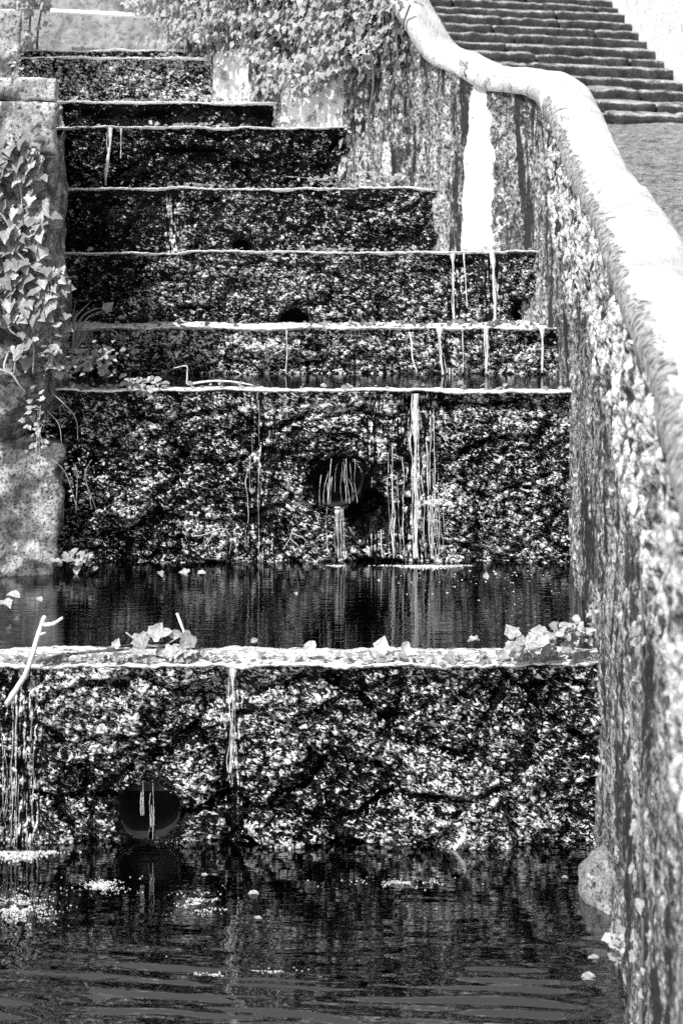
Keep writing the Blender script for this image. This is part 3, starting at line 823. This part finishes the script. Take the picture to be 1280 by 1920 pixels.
# shrub at the upper left behind the piers
bush = empty('leafy_bush', (-2.5, 12.7, 3.3)); tag(bush, 'dark leafy bush growing between the pale piers and the head wall', 'bush')
R = random.Random(13)
bm = []
for k in range(2600):
    px = R.uniform(-40, 100); py = R.uniform(-50, 105)
    lim = np.interp(py, [-50, 0, 40, 105], [110, 95, 90, 60])
    if px > lim + R.uniform(-20, 10): continue
    if float(fbm(np.array(px * .04), np.array(py * .04), 44, 2)) < .42: continue
    f = Vector((-.2, -.6, .6)) + Vector((R.uniform(-.7, .7), R.uniform(-.5, .5), R.uniform(-.6, .6)))
    bm.append(leaf_matrix(P(px, py, R.uniform(11.6, 12.9)), R.uniform(.03, .07), f, R.gauss(0, .9)))
for mt in bm[:200]: link('leaf', R.choice(IVY_ME), M['ivy'], bush, mt)
tag(link('leaves', scatter_mesh('leaves', IVY, bm[200:]), M['ivy_plain'], bush), kind='stuff')
for k in range(4): stem(bush, [P(20 + 18 * k, 150, 12.9), P(25 + 15 * k, 70, 12.8), P(10 + 25 * k, -20, 12.7)], .015, .006, M['bark'])
spray = empty('hanging_spray', P(270, -20, 13.0)); tag(spray, 'small sunlit leaf spray hanging above the white rail', 'foliage')
stem(spray, [P(300, -40, 13.0), P(270, -15, 13.0), P(255, 8, 12.98)], .008, .003, M['bark'])
for k in range(46):
    c = P(R.gauss(258, 14), R.gauss(0, 8), 12.95 + R.uniform(-.1, .1))
    link('leaf', R.choice(OVAL_ME), M['leaf'], spray, leaf_matrix(c, R.uniform(.03, .055), Vector((-.3, -.6, .6)) + Vector((R.uniform(-.5, .5), 0, R.uniform(-.4, .4))), R.gauss(0, 1)))

# ------------------------------------------------------------------ falling water
def trickle(px, y0, y1, wi, w_top, w, label, strands=1, spread=0.0, drift=0.0, seed=0, gap=0.0, cling=0.0, thread=None):
    """strands of water that run from a lip at pixel row y0 to y1; widths in photo pixels; wi: the weir it runs over"""
    R = random.Random(seed * 13 + 5)
    Y = LIPS[wi - 1][0]; k = Y / F
    root = empty('water_trickle', P(px + drift, y1, Y)) if strands > 1 else None
    for q in range(strands):
        cx = px + (R.gauss(0, spread) if q else 0)
        ya, yb = y0, y1
        if q:
            if R.random() < gap: ya = y0 + (y1 - y0) * R.uniform(.05, .75)
            if R.random() < gap * .7: yb = ya + (y1 - ya) * R.uniform(.3, 1)
        n = max(10, int((yb - ya) / 4))
        ww = (w if q == 0 else (thread or w * .4) * R.uniform(.4, 1.2)); wt = w_top if q == 0 else ww * 1.3
        V, Q = [], []
        sides = 6; so = R.uniform(0, 99)
        free = (q == 0 and cling < .5) or R.random() > cling
        yprev = None
        for i in range(n + 1):
            t = i / n
            py = ya + (yb - ya) * t
            x_ = cx + drift * t + (float(vnoise(np.array(so + py * .03), np.array(so), 3)) - .5) * (8 if q else 3)
            nz1 = float(fbm(np.array(so + py * .045), np.array(q + .5), 4, 2))
            body = np.interp(nz1, [.25, .45, .75], [.25 if q else .5, .7, 1.35])
            wd = (wt + (ww - wt) * min(1, t * 4.0)) * body * k * .5
            if q and (i == 0 or i == n): wd *= .1
            c = P(x_, py, Y)
            fy = face_y(wi, c.x, c.z) - .003
            yy = (Y - 0.016 - 0.02 * t) if free else fy
            yprev = yy if yprev is None else (yy if yy < yprev else yprev + (yy - yprev) * .25)
            c = P(x_, py, yprev)
            for sd in range(sides):
                a_ = 2 * math.pi * sd / sides
                V.append((c.x + math.cos(a_) * wd, c.y + math.sin(a_) * min(wd, .003), c.z))
        for i in range(n):
            for sd in range(sides):
                Q.append((i * sides + sd, i * sides + (sd + 1) % sides, (i + 1) * sides + (sd + 1) % sides, (i + 1) * sides + sd))
        me = mesh_np('strand', np.array(V), quads=np.array(Q))
        if root is None:
            o = link('water_trickle', me, M['fall']); tag(o, label, 'trickle', 'trickles of water running over the weirs'); return o
        link('strand', me, M['fall'], root)
    tag(root, label, 'trickle', 'trickles of water running over the weirs')
    return root

trickle(208, 238, 347, 6, 12, 4.5, 'bright trickle near the left end of the dark upper weir', 3, 3, -9, 1)
trickle(226, 240, 296, 6, 3, 2, 'faint short drip just right of the bright upper trickle', 1, 0, 0, 2)
trickle(847, 474, 602, 4, 8, 4, 'left trickle of three on the broad weir', 3, 2, 5, 3, .5, .3)
trickle(870, 474, 575, 4, 5, 2.6, 'short middle trickle of three on the broad weir', 1, 0, 5, 4)
trickle(922, 472, 604, 4, 12, 7, 'thick right trickle of three on the broad weir', 5, 4, 7, 5, .4, .3)
trickle(537, 612, 700, 3, 4, 2.4, 'thin trickle on the low weir below the half sunken pipe', 1, 0, 0, 6)
trickle(824, 614, 700, 3, 15, 4.5, 'forked trickle on the low weir at right of its middle', 5, 4, 6, 7, .5, .2)
trickle(867, 614, 698, 3, 3, 2.2, 'hair thin trickle between two brighter ones on the low weir', 1, 0, 0, 8)
trickle(912, 614, 700, 3, 13, 5.5, 'broad mouthed trickle on the low weir', 5, 3, 0, 9, .5, .2)
trickle(1016, 614, 698, 3, 10, 4, 'trickle on the low weir close to the right wall', 3, 2, 0, 10, .5, .2)
trickle(779, 738, 1047, 2, 18, 5.5, 'main thin waterfall pouring down the tall weir', 12, 4, -1, 11, .7, .5, 2.2)
trickle(806, 770, 1047, 2, 3, 2.5, 'veil of fine strands just right of the main waterfall', 18, 11, 2, 12, .9, .75, 1.6)
trickle(735, 830, 1047, 2, 3, 2.5, 'veil of fine strands just left of the main waterfall', 12, 13, 2, 13, .95, .75, 1.6)
trickle(485, 750, 1045, 2, 1.2, 0.9, 'faint film of water strands on the left half of the tall weir', 3, 20, 0, 14, .95, 1.0, 1.0)
trickle(632, 950, 1046, 2, 22, 5, 'water spilling from the mouth of the middle drain pipe', 12, 7, 2, 15, .5, .5, 1.6)
trickle(620, 860, 946, 2, 2, 1.0, 'drops hanging across the left of the middle pipe mouth', 10, 14, -4, 16, .8, 0, 1.0)
trickle(648, 860, 944, 2, 2, 1.0, 'drops hanging across the right of the middle pipe mouth', 7, 8, 6, 17, .8, 0, 1.0)
trickle(438, 1250, 1450, 1, 12, 2.5, 'slender trickle on the lowest weir right of its pipe', 6, 4, -6, 18, .8, .6, 1.5)
trickle(30, 1325, 1588, 1, 4, 2, 'loose veil of water at the left end of the lowest weir', 16, 18, 0, 19, .95, .8, 1.5)
trickle(268, 1468, 1530, 1, 1.2, 0.8, 'drip falling across the left of the wide pipe mouth', 6, 6, 0, 20, .9, 0, 1.0)
trickle(287, 1468, 1575, 1, 1.2, 0.8, 'drip falling across the middle of the wide pipe mouth', 6, 5, 1, 21, .9, 0, 1.0)

def foam(px0, px1, py, Y0, label, z, n, seed, depth=.06):
    R = random.Random(seed); V, Q, off = [], [], 0
    for k in range(n):
        fx = R.gauss((px0 + px1) / 2, (px1 - px0) * .24) if n > 85 and px1 - px0 < 200 else R.uniform(px0, px1)
        if n > 85 and px1 - px0 < 200: taper = max(.15, 1 - abs(fx - (px0 + px1) / 2) / (px1 - px0) * 1.7)
        else: taper = 1.0
        c = Vector((px_x(fx, Y0), Y0 + .01 - abs(R.gauss(0, depth)) * taper, z))
        rx = R.uniform(.001, .0048) * (2.2 if R.random() < .05 else 1); ry = rx * R.uniform(.5, .9); h = rx * R.uniform(.3, .7)
        rings = [(1, -.002), (.85, h * .5), (.45, h)]
        m_ = 9
        for (f, hz) in rings:
            for q in range(m_):
                a_ = 2 * math.pi * q / m_
                V.append((c.x + rx * f * math.cos(a_), c.y + ry * f * math.sin(a_), c.z + hz))
        V.append((c.x, c.y, c.z + h * 1.1))
        for a_ in range(2):
            for q in range(m_): Q.append((off + a_ * m_ + q, off + a_ * m_ + (q + 1) % m_, off + (a_ + 1) * m_ + (q + 1) % m_, off + (a_ + 1) * m_ + q))
        for q in range(m_): Q.append((off + 2 * m_ + q, off + 2 * m_ + (q + 1) % m_, off + 3 * m_, off + 3 * m_))
        off += 3 * m_ + 1
    Q = np.array(Q); tri = Q[Q[:, 2] == Q[:, 3]][:, :3]; qd = Q[Q[:, 2] != Q[:, 3]]
    o = link('foam', mesh_np('foam', np.array(V), quads=qd, tris=tri), M['foam'])
    return tag(o, label, 'foam', kind='stuff')
foam(728, 872, 1047, 7.70, 'white foam where the main waterfall meets the middle pool', .684, 600, 1, .04)
foam(618, 648, 1047, 7.70, 'small foam patch under the middle drain pipe', .684, 90, 2, .015)
foam(-40, 112, 1590, 6.05, 'white foam at the left end of the lowest weir', .002, 450, 3, .05)
foam(740, 1040, 1055, 7.6, 'scattered bubbles drifting from the waterfall', .6835, 70, 5, .30)

def scum(px, py, rx, ry, label, n, seed, z=0.0015):
    """a raft of tiny bubbles floating on the pool; centre and radii in photo pixels"""
    R = random.Random(seed); V, Q, off = [], [], 0
    Yc = CAM_Z * F / (py - HOR)
    for k in range(n):
        a_ = R.uniform(0, 2 * math.pi); r_ = abs(R.gauss(0, .55))
        x_ = px + rx * r_ * math.cos(a_); y_ = py + ry * r_ * math.sin(a_)
        if float(fbm(np.array(x_ * .05), np.array(y_ * .16), seed, 2)) < .46: continue
        Yq = (CAM_Z - z) * F / (y_ - HOR)
        c = P(x_, y_, Yq); q = R.uniform(.0006, .0024); h = q * .5; m_ = 6
        for (f, hz) in ((1, -.001), (.7, h)):
            for t in range(m_): V.append((c.x + q * f * 1.5 * math.cos(t * 1.047), c.y + q * f * math.sin(t * 1.047), c.z + hz))
        V.append((c.x, c.y, c.z + h * 1.2))
        for t in range(m_): Q.append((off + t, off + (t + 1) % m_, off + m_ + (t + 1) % m_, off + m_ + t)); Q.append((off + m_ + t, off + m_ + (t + 1) % m_, off + 2 * m_, off + 2 * m_))
        off += 2 * m_ + 1
    Q = np.array(Q); tri = Q[Q[:, 2] == Q[:, 3]][:, :3]; qd = Q[Q[:, 2] != Q[:, 3]]
    tag(link('foam', mesh_np('foam', np.array(V), quads=qd, tris=tri), M['foam']), label, 'foam', kind='stuff')
scum(35, 1702, 75, 34, 'large pale raft of bubbles at the left edge of the lower pool', 1500, 61)
scum(190, 1660, 60, 18, 'pale raft of bubbles below the wide pipe', 500, 62)
scum(372, 1695, 50, 24, 'pale raft of bubbles at the middle left of the lower pool', 700, 63)
scum(310, 1802, 60, 5, 'short row of bubbles low on the left of the lower pool', 90, 64)
scum(400, 1828, 50, 5, 'short row of bubbles low in the middle of the lower pool', 80, 65)
scum(520, 1822, 60, 7, 'scattered bubbles low at the right of the lower pool', 70, 66)
scum(760, 1655, 130, 10, 'thin film of bubbles drifting toward the mossy rock', 260, 67)

# ------------------------------------------------------------------ twigs, plants and fallen leaves
def stick(name, parts, label, mat, category='twig'):
    """parts: list of (points, r0, r1); the first is the main stem"""
    root = empty(name, parts[0][0][0]); tag(root, label, category)
    for i, (pts, r0, r1) in enumerate(parts):
        stem(root, pts, r0, r1, mat, 'main_stem' if i == 0 else 'side_branch', 22, .18)
    return root
Yl = 6.02
stick('forked_twig', [([P(12, 1320, Yl - .03), P(45, 1270, Yl - .02), P(62, 1225, Yl), P(72, 1190, Yl + .03), P(84, 1155, Yl + .06)], .0115, .008),
                      ([P(82, 1172, Yl + .05), P(98, 1170, Yl + .04), P(108, 1165, Yl + .03), P(118, 1158, Yl + .03)], .0085, .005),
                      ([P(76, 1190, Yl + .03), P(86, 1186, Yl + .02)], .005, .003)], 'bare pale forked twig leaning over the lip of the lowest weir', M['twig'])
stick('long_twig', [([P(68, 1240, 6.08), P(120, 1229, 6.14), P(185, 1221, 6.2), P(250, 1217, 6.24), P(300, 1209, 6.27)], .0075, .004),
                    ([P(185, 1221, 6.2), P(230, 1212, 6.24), P(262, 1203, 6.28)], .004, .002)], 'long dark twig lying along the lip behind the forked twig', M['bark'])
stick('thin_stick', [([P(767, 622, 8.38), P(772, 645, 8.37), P(773, 670, 8.36), P(782, 698, 8.34)], .006, .003), ([P(767, 624, 8.38), P(775, 632, 8.37)], .004, .002)], 'thin bent pale stick hanging on the low weir', M['twig'])
stick('curved_twig', [([P(352, 720, 7.83), P(400, 714, 7.85), P(440, 716, 7.84), P(475, 722, 7.80)], .006, .003), ([P(350, 720, 7.83), P(351, 700, 7.84), P(349, 686, 7.84), P(326, 690, 7.85)], .003, .002)], 'curved twig lying on the lip of the tall weir', M['twig'])
stick('hanging_roots', [([P(75, 735, 7.68), P(85, 765, 7.67), P(110, 795, 7.67), P(116, 835, 7.67)], .0035, .0015),
                        ([P(85, 728, 7.68), P(115, 752, 7.66), P(142, 785, 7.66), P(146, 825, 7.66)], .0035, .0015),
                        ([P(85, 765, 7.67), P(83, 795, 7.67), P(80, 810, 7.67)], .002, .001), ([P(100, 740, 7.67), P(90, 748, 7.66)], .002, .001)], 'bare roots hanging over the left of the tall weir', M['stem'], 'roots')
stick('dead_stalks', [([P(428, 993, 7.66), P(410, 992, 7.65), P(385, 1002, 7.65), P(362, 1006, 7.66)], .003, .0015), ([P(410, 992, 7.65), P(418, 1008, 7.65), P(412, 1030, 7.66)], .0025, .001),
                      ([P(400, 996, 7.65), P(392, 1015, 7.64), P(378, 1032, 7.66)], .0025, .001), ([P(425, 995, 7.65), P(434, 1010, 7.65), P(430, 1040, 7.66)], .002, .001)], 'dead stalks drooping at the foot of the tall weir left of the film of water', M['stem'], 'stalks')
stick('dead_stalks', [([P(550, 990, 7.66), P(545, 1010, 7.65), P(560, 1025, 7.65), P(556, 1045, 7.66)], .003, .0015), ([P(545, 1008, 7.65), P(530, 1030, 7.64)], .0025, .001), ([P(548, 1000, 7.65), P(572, 1012, 7.64), P(568, 1030, 7.66)], .0025, .001)], 'dead stalks drooping beside the middle drain pipe', M['stem'], 'stalks')

def leaf_thing(px, py, Y, size, facing, roll, label, kind='ivy', name='fallen_leaf', group='fallen leaves on the water and the lips'):
    me = IVY_ME[int(px) % 5] if kind == 'ivy' else OVAL_ME[int(px) % 4]
    o = link(name, me, M['leaf'], None, leaf_matrix(P(px, py, Y), size * .8, facing, roll))
    return tag(o, label, 'leaf', group)
# leafy sprig lying on the lowest lip
sp = empty('leafy_sprig', P(340, 1200, 6.2)); tag(sp, 'broken leafy sprig with a pale stalk on the lip of the lowest weir', 'sprig')
stem(sp, [P(332, 1150, 6.24), P(340, 1172, 6.22), P(345, 1188, 6.2), P(338, 1205, 6.18)], .006, .004, M['twig'])
stem(sp, [P(236, 1186, 6.22), P(262, 1204, 6.2), P(300, 1212, 6.2), P(345, 1190, 6.2)], .003, .002, M['stem'])
for (x_, y_, s_, rr, f) in [(262, 1190, .07, .3, (-.2, -.9, .3)), (285, 1195, .075, 2.4, (.3, -.8, .5)), (300, 1190, .05, 2.0, (-.4, -.7, .5)), (358, 1192, .07, -.8, (.3, -.9, .2)), (322, 1212, .06, .2, (-.2, -.6, .8)),
                            (338, 1212, .06, -.3, (0, -.5, .9)), (355, 1214, .05, -.6, (.2, -.5, .8)), (250, 1216, .07, 1.3, (-.1, -.4, .9)), (316, 1190, .05, 1.6, (.1, -.9, .3)), (345, 1206, .045, .5, (.1, -.8, .5)), (305, 1226, .08, 1.5, (0, -.3, .95)), (318, 1236, .055, .5, (0, -.6, .8))]:
    link('leaf', IVY_ME[int(x_) % 5] if s_ > .055 else OVAL_ME[int(x_) % 4], M['leaf'], sp, leaf_matrix(P(x_, y_, 6.15), s_, f, rr))
for a_ in [(215, 1214, 6.2, .05, (0, -.8, .5), 2.8, 'small upright leaf on the lip left of the leafy sprig', 'ivy'),
           (572, 1231, 6.14, .085, (-.3, -.9, .4), 2.7, 'big pale leaf standing alone at the middle of the lowest lip', 'oval'),
           (458, 1214, 6.14, .045, (0, -.5, .8), .4, 'small round leaf between the sprig and the big pale leaf', 'oval'),
           (470, 1204, 6.2, .04, (.2, -.6, .7), 1.9, 'thin leaf beside the small round leaf on the lowest lip', 'oval'),
           (712, 1222, 6.16, .08, (-.1, -.9, .4), 2.9, 'broad leaf of a pair standing on the lowest lip', 'ivy'),
           (753, 1220, 6.16, .055, (.1, -.9, .3), 2.4, 'narrow leaf of a pair standing on the lowest lip', 'oval'),
           (838, 1226, 6.05, .06, (.1, -.8, .5), .5, 'dark torn leaf at the front of the lowest lip', 'ivy'),
           (808, 1232, 6.04, .05, (-.3, -.7, .6), -.4, 'curled leaf left of the dark torn leaf', 'oval'),
           (12, 1113, 7.0, .085, (0, -.25, .97), 1.2, 'large leaf floating at the left edge of the middle pool', 'oval'),
           (8, 1126, 6.85, .07, (.1, -.3, .95), .4, 'leaf floating in front of the large one at the left edge', 'ivy'),
           (68, 1120, 6.95, .05, (0, -.3, .95), .8, 'curled leaf floating among stems in the middle pool', 'oval'),
           (300, 1072, 7.35, .045, (0, -.4, .9), .4, 'small leaf floating apart near the foot of the tall weir', 'ivy'),
           (335, 1071, 7.38, .055, (0, -.4, .9), 1.0, 'left leaf of a floating pair near the tall weir', 'oval'),
           (350, 1068, 7.40, .05, (.1, -.4, .9), -.4, 'middle leaf of the floating cluster near the tall weir', 'ivy'),
           (370, 1074, 7.35, .05, (0, -.4, .9), 1.6, 'right leaf of the floating cluster near the tall weir', 'oval'),
           (708, 1086, 7.15, .025, (0, -.3, .95), .3, 'tiny leaf floating at the middle of the middle pool', 'oval'),
           (910, 1084, 7.17, .04, (.2, -.8, .5), 2.8, 'small upright leaf floating right of the waterfall', 'ivy'),
           (553, 1110, 6.9, .03, (0, -.3, .95), .3, 'tiny pale leaf floating left of the waterfall reflection', 'oval'),
           (375, 1640, 5.86, .04, (0, -.1, 1), 1.3, 'pale leaf floating on the lower pool below the wide pipe', 'oval'),
           (465, 1675, 5.70, .05, (0, -.1, 1), 1.5, 'long pale leaf floating at the middle of the lower pool', 'oval'),
           (475, 1720, 5.52, .04, (0, -.1, 1), 1.2, 'small leaf floating nearer than the long pale leaf', 'oval'),
           (1052, 1645, 5.83, .03, (0, -.1, 1), 1.4, 'pale leaf floating left of the mossy rock', 'oval'),
           (1088, 1833, 5.10, .065, (0, -.2, 1), 1.5, 'long pale leaf floating beside the right wall', 'oval'),
           (1100, 1800, 5.22, .06, (0, -.2, 1), 1.6, 'long leaf floating behind another beside the right wall', 'oval')]:
    leaf_thing(*a_)
R = random.Random(31)
# upright leaf caught in the grass and torn pale leaf on the tall weir's corner
leaf_thing(197, 582, 8.1, .075, (-.2, -.9, .3), 2.5, 'star shaped ivy leaf caught on a grass blade', 'ivy')
leaf_thing(188, 705, 7.72, .085, (-.2, -.9, .4), 2.8, 'square pale leaf lying among the small plants at left', 'oval')

# grass tuft at the left corner
tuft = empty('grass_tuft', P(137, 655, 7.95)); tag(tuft, 'tuft of long arching grass blades by the left wall', 'grass tuft')
def blade(parent, pts, w, mat):
    p = smooth_path(pts, 14); V = []
    for i, q in enumerate(p):
        ww = w * (1 - (i / 14) ** 2) + .0006
        d = (p[min(i + 1, 14)] - p[max(i - 1, 0)]).normalized(); sx = d.cross(Vector((.1, -1, .1))).normalized()
        V += [tuple(q - sx * ww), tuple(q + Vector((0, .001, 0)) - Vector((0, .002, 0))), tuple(q + sx * ww)]
    Q = [(i * 3 + k, i * 3 + k + 1, i * 3 + k + 4, i * 3 + k + 3) for i in range(14) for k in (0, 1)]
    return link('blade', mesh_np('blade', np.array(V), quads=np.array(Q)), mat, parent)
for pts in ([(137, 655), (140, 600), (150, 585), (173, 562)], [(138, 655), (150, 620), (165, 595), (195, 582)], [(140, 655), (158, 625), (180, 618), (215, 620), (236, 655)], [(142, 650), (160, 620), (172, 628), (176, 650)],
            [(136, 655), (138, 620), (137, 590), (142, 565)], [(139, 655), (152, 640), (168, 622), (200, 615)], [(140, 655), (150, 600), (175, 580), (190, 578)], [(138, 655), (130, 650), (122, 650), (115, 662)]):
    blade(tuft, [P(x_, y_, 7.95 + R.uniform(-.04, .04)) for x_, y_ in pts], .0055, M['grass'])

def small_plant(cx, cy, Y, sx, sy, n, label, lo=.018, hi=.038, kind='oval', mat='small', seed=0, name='small_plant', category='plant'):
    R = random.Random(seed); root = empty(name, P(cx, cy + sy, Y)); tag(root, label, category)
    for k in range(n):
        px = R.gauss(cx, sx * .5); py = R.gauss(cy, sy * .45)
        c = P(px, py, Y + R.uniform(-.10, .06))
        f = Vector((-.2, -.45, .8)) + Vector((R.uniform(-.5, .5), R.uniform(-.4, .4), R.uniform(-.3, .3)))
        link('leaf', R.choice(OVAL_ME if kind == 'oval' else IVY_ME), M[mat], root, leaf_matrix(c, R.uniform(lo, hi), f, R.uniform(-3, 3)))
    for k in range(max(4, n // 14)):
        q = P(R.gauss(cx, sx * .4), cy - R.uniform(0, sy * .6), Y)
        stem(root, [P(cx + R.gauss(0, sx * .2), cy + sy, Y), (P(cx, cy + sy * .3, Y) + q) / 2, q], .002, .0012, M['stem'], 'stem', 8)
    return root
small_plant(165, 668, 7.66, 62, 28, 130, 'low plant with many small round leaves at the foot of the grass tuft', .016, .04, seed=41)
small_plant(125, 692, 7.60, 50, 18, 60, 'low straggling plant hanging over the left corner of the tall weir', .014, .034, seed=42)
small_plant(255, 716, 7.70, 55, 10, 42, 'creeping plant and litter on the tall weir lip left of the water', .018, .045, seed=43)
small_plant(1070, 1185, 6.14, 44, 22, 70, 'round leaved clover like plant on the lowest lip by the right wall', .02, .045, seed=44)
small_plant(1000, 1206, 6.12, 50, 16, 26, 'ivy runner with large leaves left of the clover like plant', .04, .075, 'ivy', 'leaf', 45)
small_plant(885, 1196, 6.2, 12, 6, 9, 'tiny plant seedling on the middle of the lowest lip', .014, .024, seed=46)
small_plant(92, 640, 7.50, 34, 50, 70, 'small leaved creeper hanging from the corner of the left wall', .022, .05, 'ivy', 'small', 55)
small_plant(70, 800, 7.42, 26, 70, 40, 'sparse creeper trailing down to the boulder', .016, .036, 'ivy', 'small', 56)
small_plant(150, 895, 7.62, 60, 60, 60, 'scattered small fern leaves on the dark left of the tall weir', .012, .026, seed=47)
small_plant(140, 1048, 7.55, 42, 10, 36, 'leaf litter plant at the waterline beside the boulder', .025, .055, seed=48)
small_plant(715, 333, 10.0, 45, 9, 60, 'trailing leafy plant on the weir lip below the ivy sheet', .018, .045, 'ivy', 'ivy_far', 49)
small_plant(1165, 1770, 5.08, 20, 34, 46, 'bright leafy seedlings at the waterline of the right wall', .014, .036, 'ivy', 'small', 50)
small_plant(1105, 1650, 5.62, 8, 6, 6, 'pair of pale buds on the mossy rock', .014, .022, seed=51)
small_plant(600, 332, 10.45, 60, 7, 26, 'sparse sprouts along the lip right of the upper trickle', .012, .03, seed=52)
small_plant(985, 592, 9.0, 18, 14, 10, 'wispy sprout in the hollow by the right wall', .012, .022, seed=53)
small_plant(30, 135, 9.2, 12, 30, 30, 'dry plant sprig between the two pale piers', .02, .04, seed=54)

# vine creeping in the crack of the right wall
vine = empty('wall_vine', P(1222, 1650, 4.3)); tag(vine, 'sparse vine climbing in the crack of the near right wall', 'vine')
j = int(s_crack / DS)
cw = Vector((WX[j], WY[j], 0)); nn = Vector((-NX[j], -NY[j], 0))
vp = [cw + nn * (.012 + R.uniform(-.004, .008)) + Vector((0, R.uniform(-.02, .02), z_)) for z_ in np.linspace(.15, 1.5, 9)]
stem(vine, vp, .006, .003, M['bark'], 'stem', 40)
for k in range(26):
    z_ = R.uniform(.2, 1.45)
    c = cw + nn * R.uniform(.02, .05) + Vector((0, R.uniform(-.05, .05), z_))
    link('leaf', R.choice(IVY_ME), M['ivy'], vine, leaf_matrix(c, R.uniform(.018, .04), nn + Vector((-.2, -.5, .5)) + Vector((R.uniform(-.4, .4), R.uniform(-.4, .4), R.uniform(-.3, .3))), R.gauss(0, .8)))

# leaf litter caught on the lips
def litter(Y, z, spans, n, seed, label):
    R = random.Random(seed); mts = []
    for k in range(n):
        a_, b_ = R.choice(spans)
        px = R.uniform(a_, b_)
        c = Vector((px_x(px, Y), Y + R.uniform(-.01, .06), z + R.uniform(.0, .02)))
        f = Vector((R.uniform(-.6, .6), R.uniform(-.9, .2), R.uniform(.3, 1)))
        mts.append(leaf_matrix(c, R.uniform(.012, .04), f, R.uniform(-3, 3)))
    o = link('leaf_litter', scatter_mesh('leaf_litter', OVAL + IVY[:2], mts), M['leaf_plain']); tag(o, label, 'leaf litter', kind='stuff')
litter(10.5, 2.888, [(120, 640), (330, 430), (330, 430)], 70, 1, 'bits of leaves along the lip of the dark upper weir')
litter(9.8, 2.495, [(125, 790), (310, 425), (600, 760)], 110, 2, 'bits of leaves along the lip of the lichen patched weir')
litter(9.15, 2.133, [(130, 1000), (590, 660), (560, 820)], 120, 3, 'bits of leaves along the lip of the broad weir')
litter(8.43, 1.768, [(200, 1020), (560, 1020)], 150, 4, 'bits of leaves along the lip of the low weir')
litter(11.2, 3.085, [(110, 500), (400, 510)], 70, 5, 'bits of leaves along the lip of the low black weir')
litter(12.0, 3.46, [(60, 390), (300, 330)], 50, 6, 'bits of leaves along the lip of the uppermost weir')
litter(7.75, 1.527, [(100, 320), (300, 1070)], 120, 7, 'bits of leaves along the lip of the tall weir')
litter(6.12, 0.70, [(0, 1110), (0, 420), (640, 1110)], 320, 8, 'bits of leaves on the lip of the lowest weir')
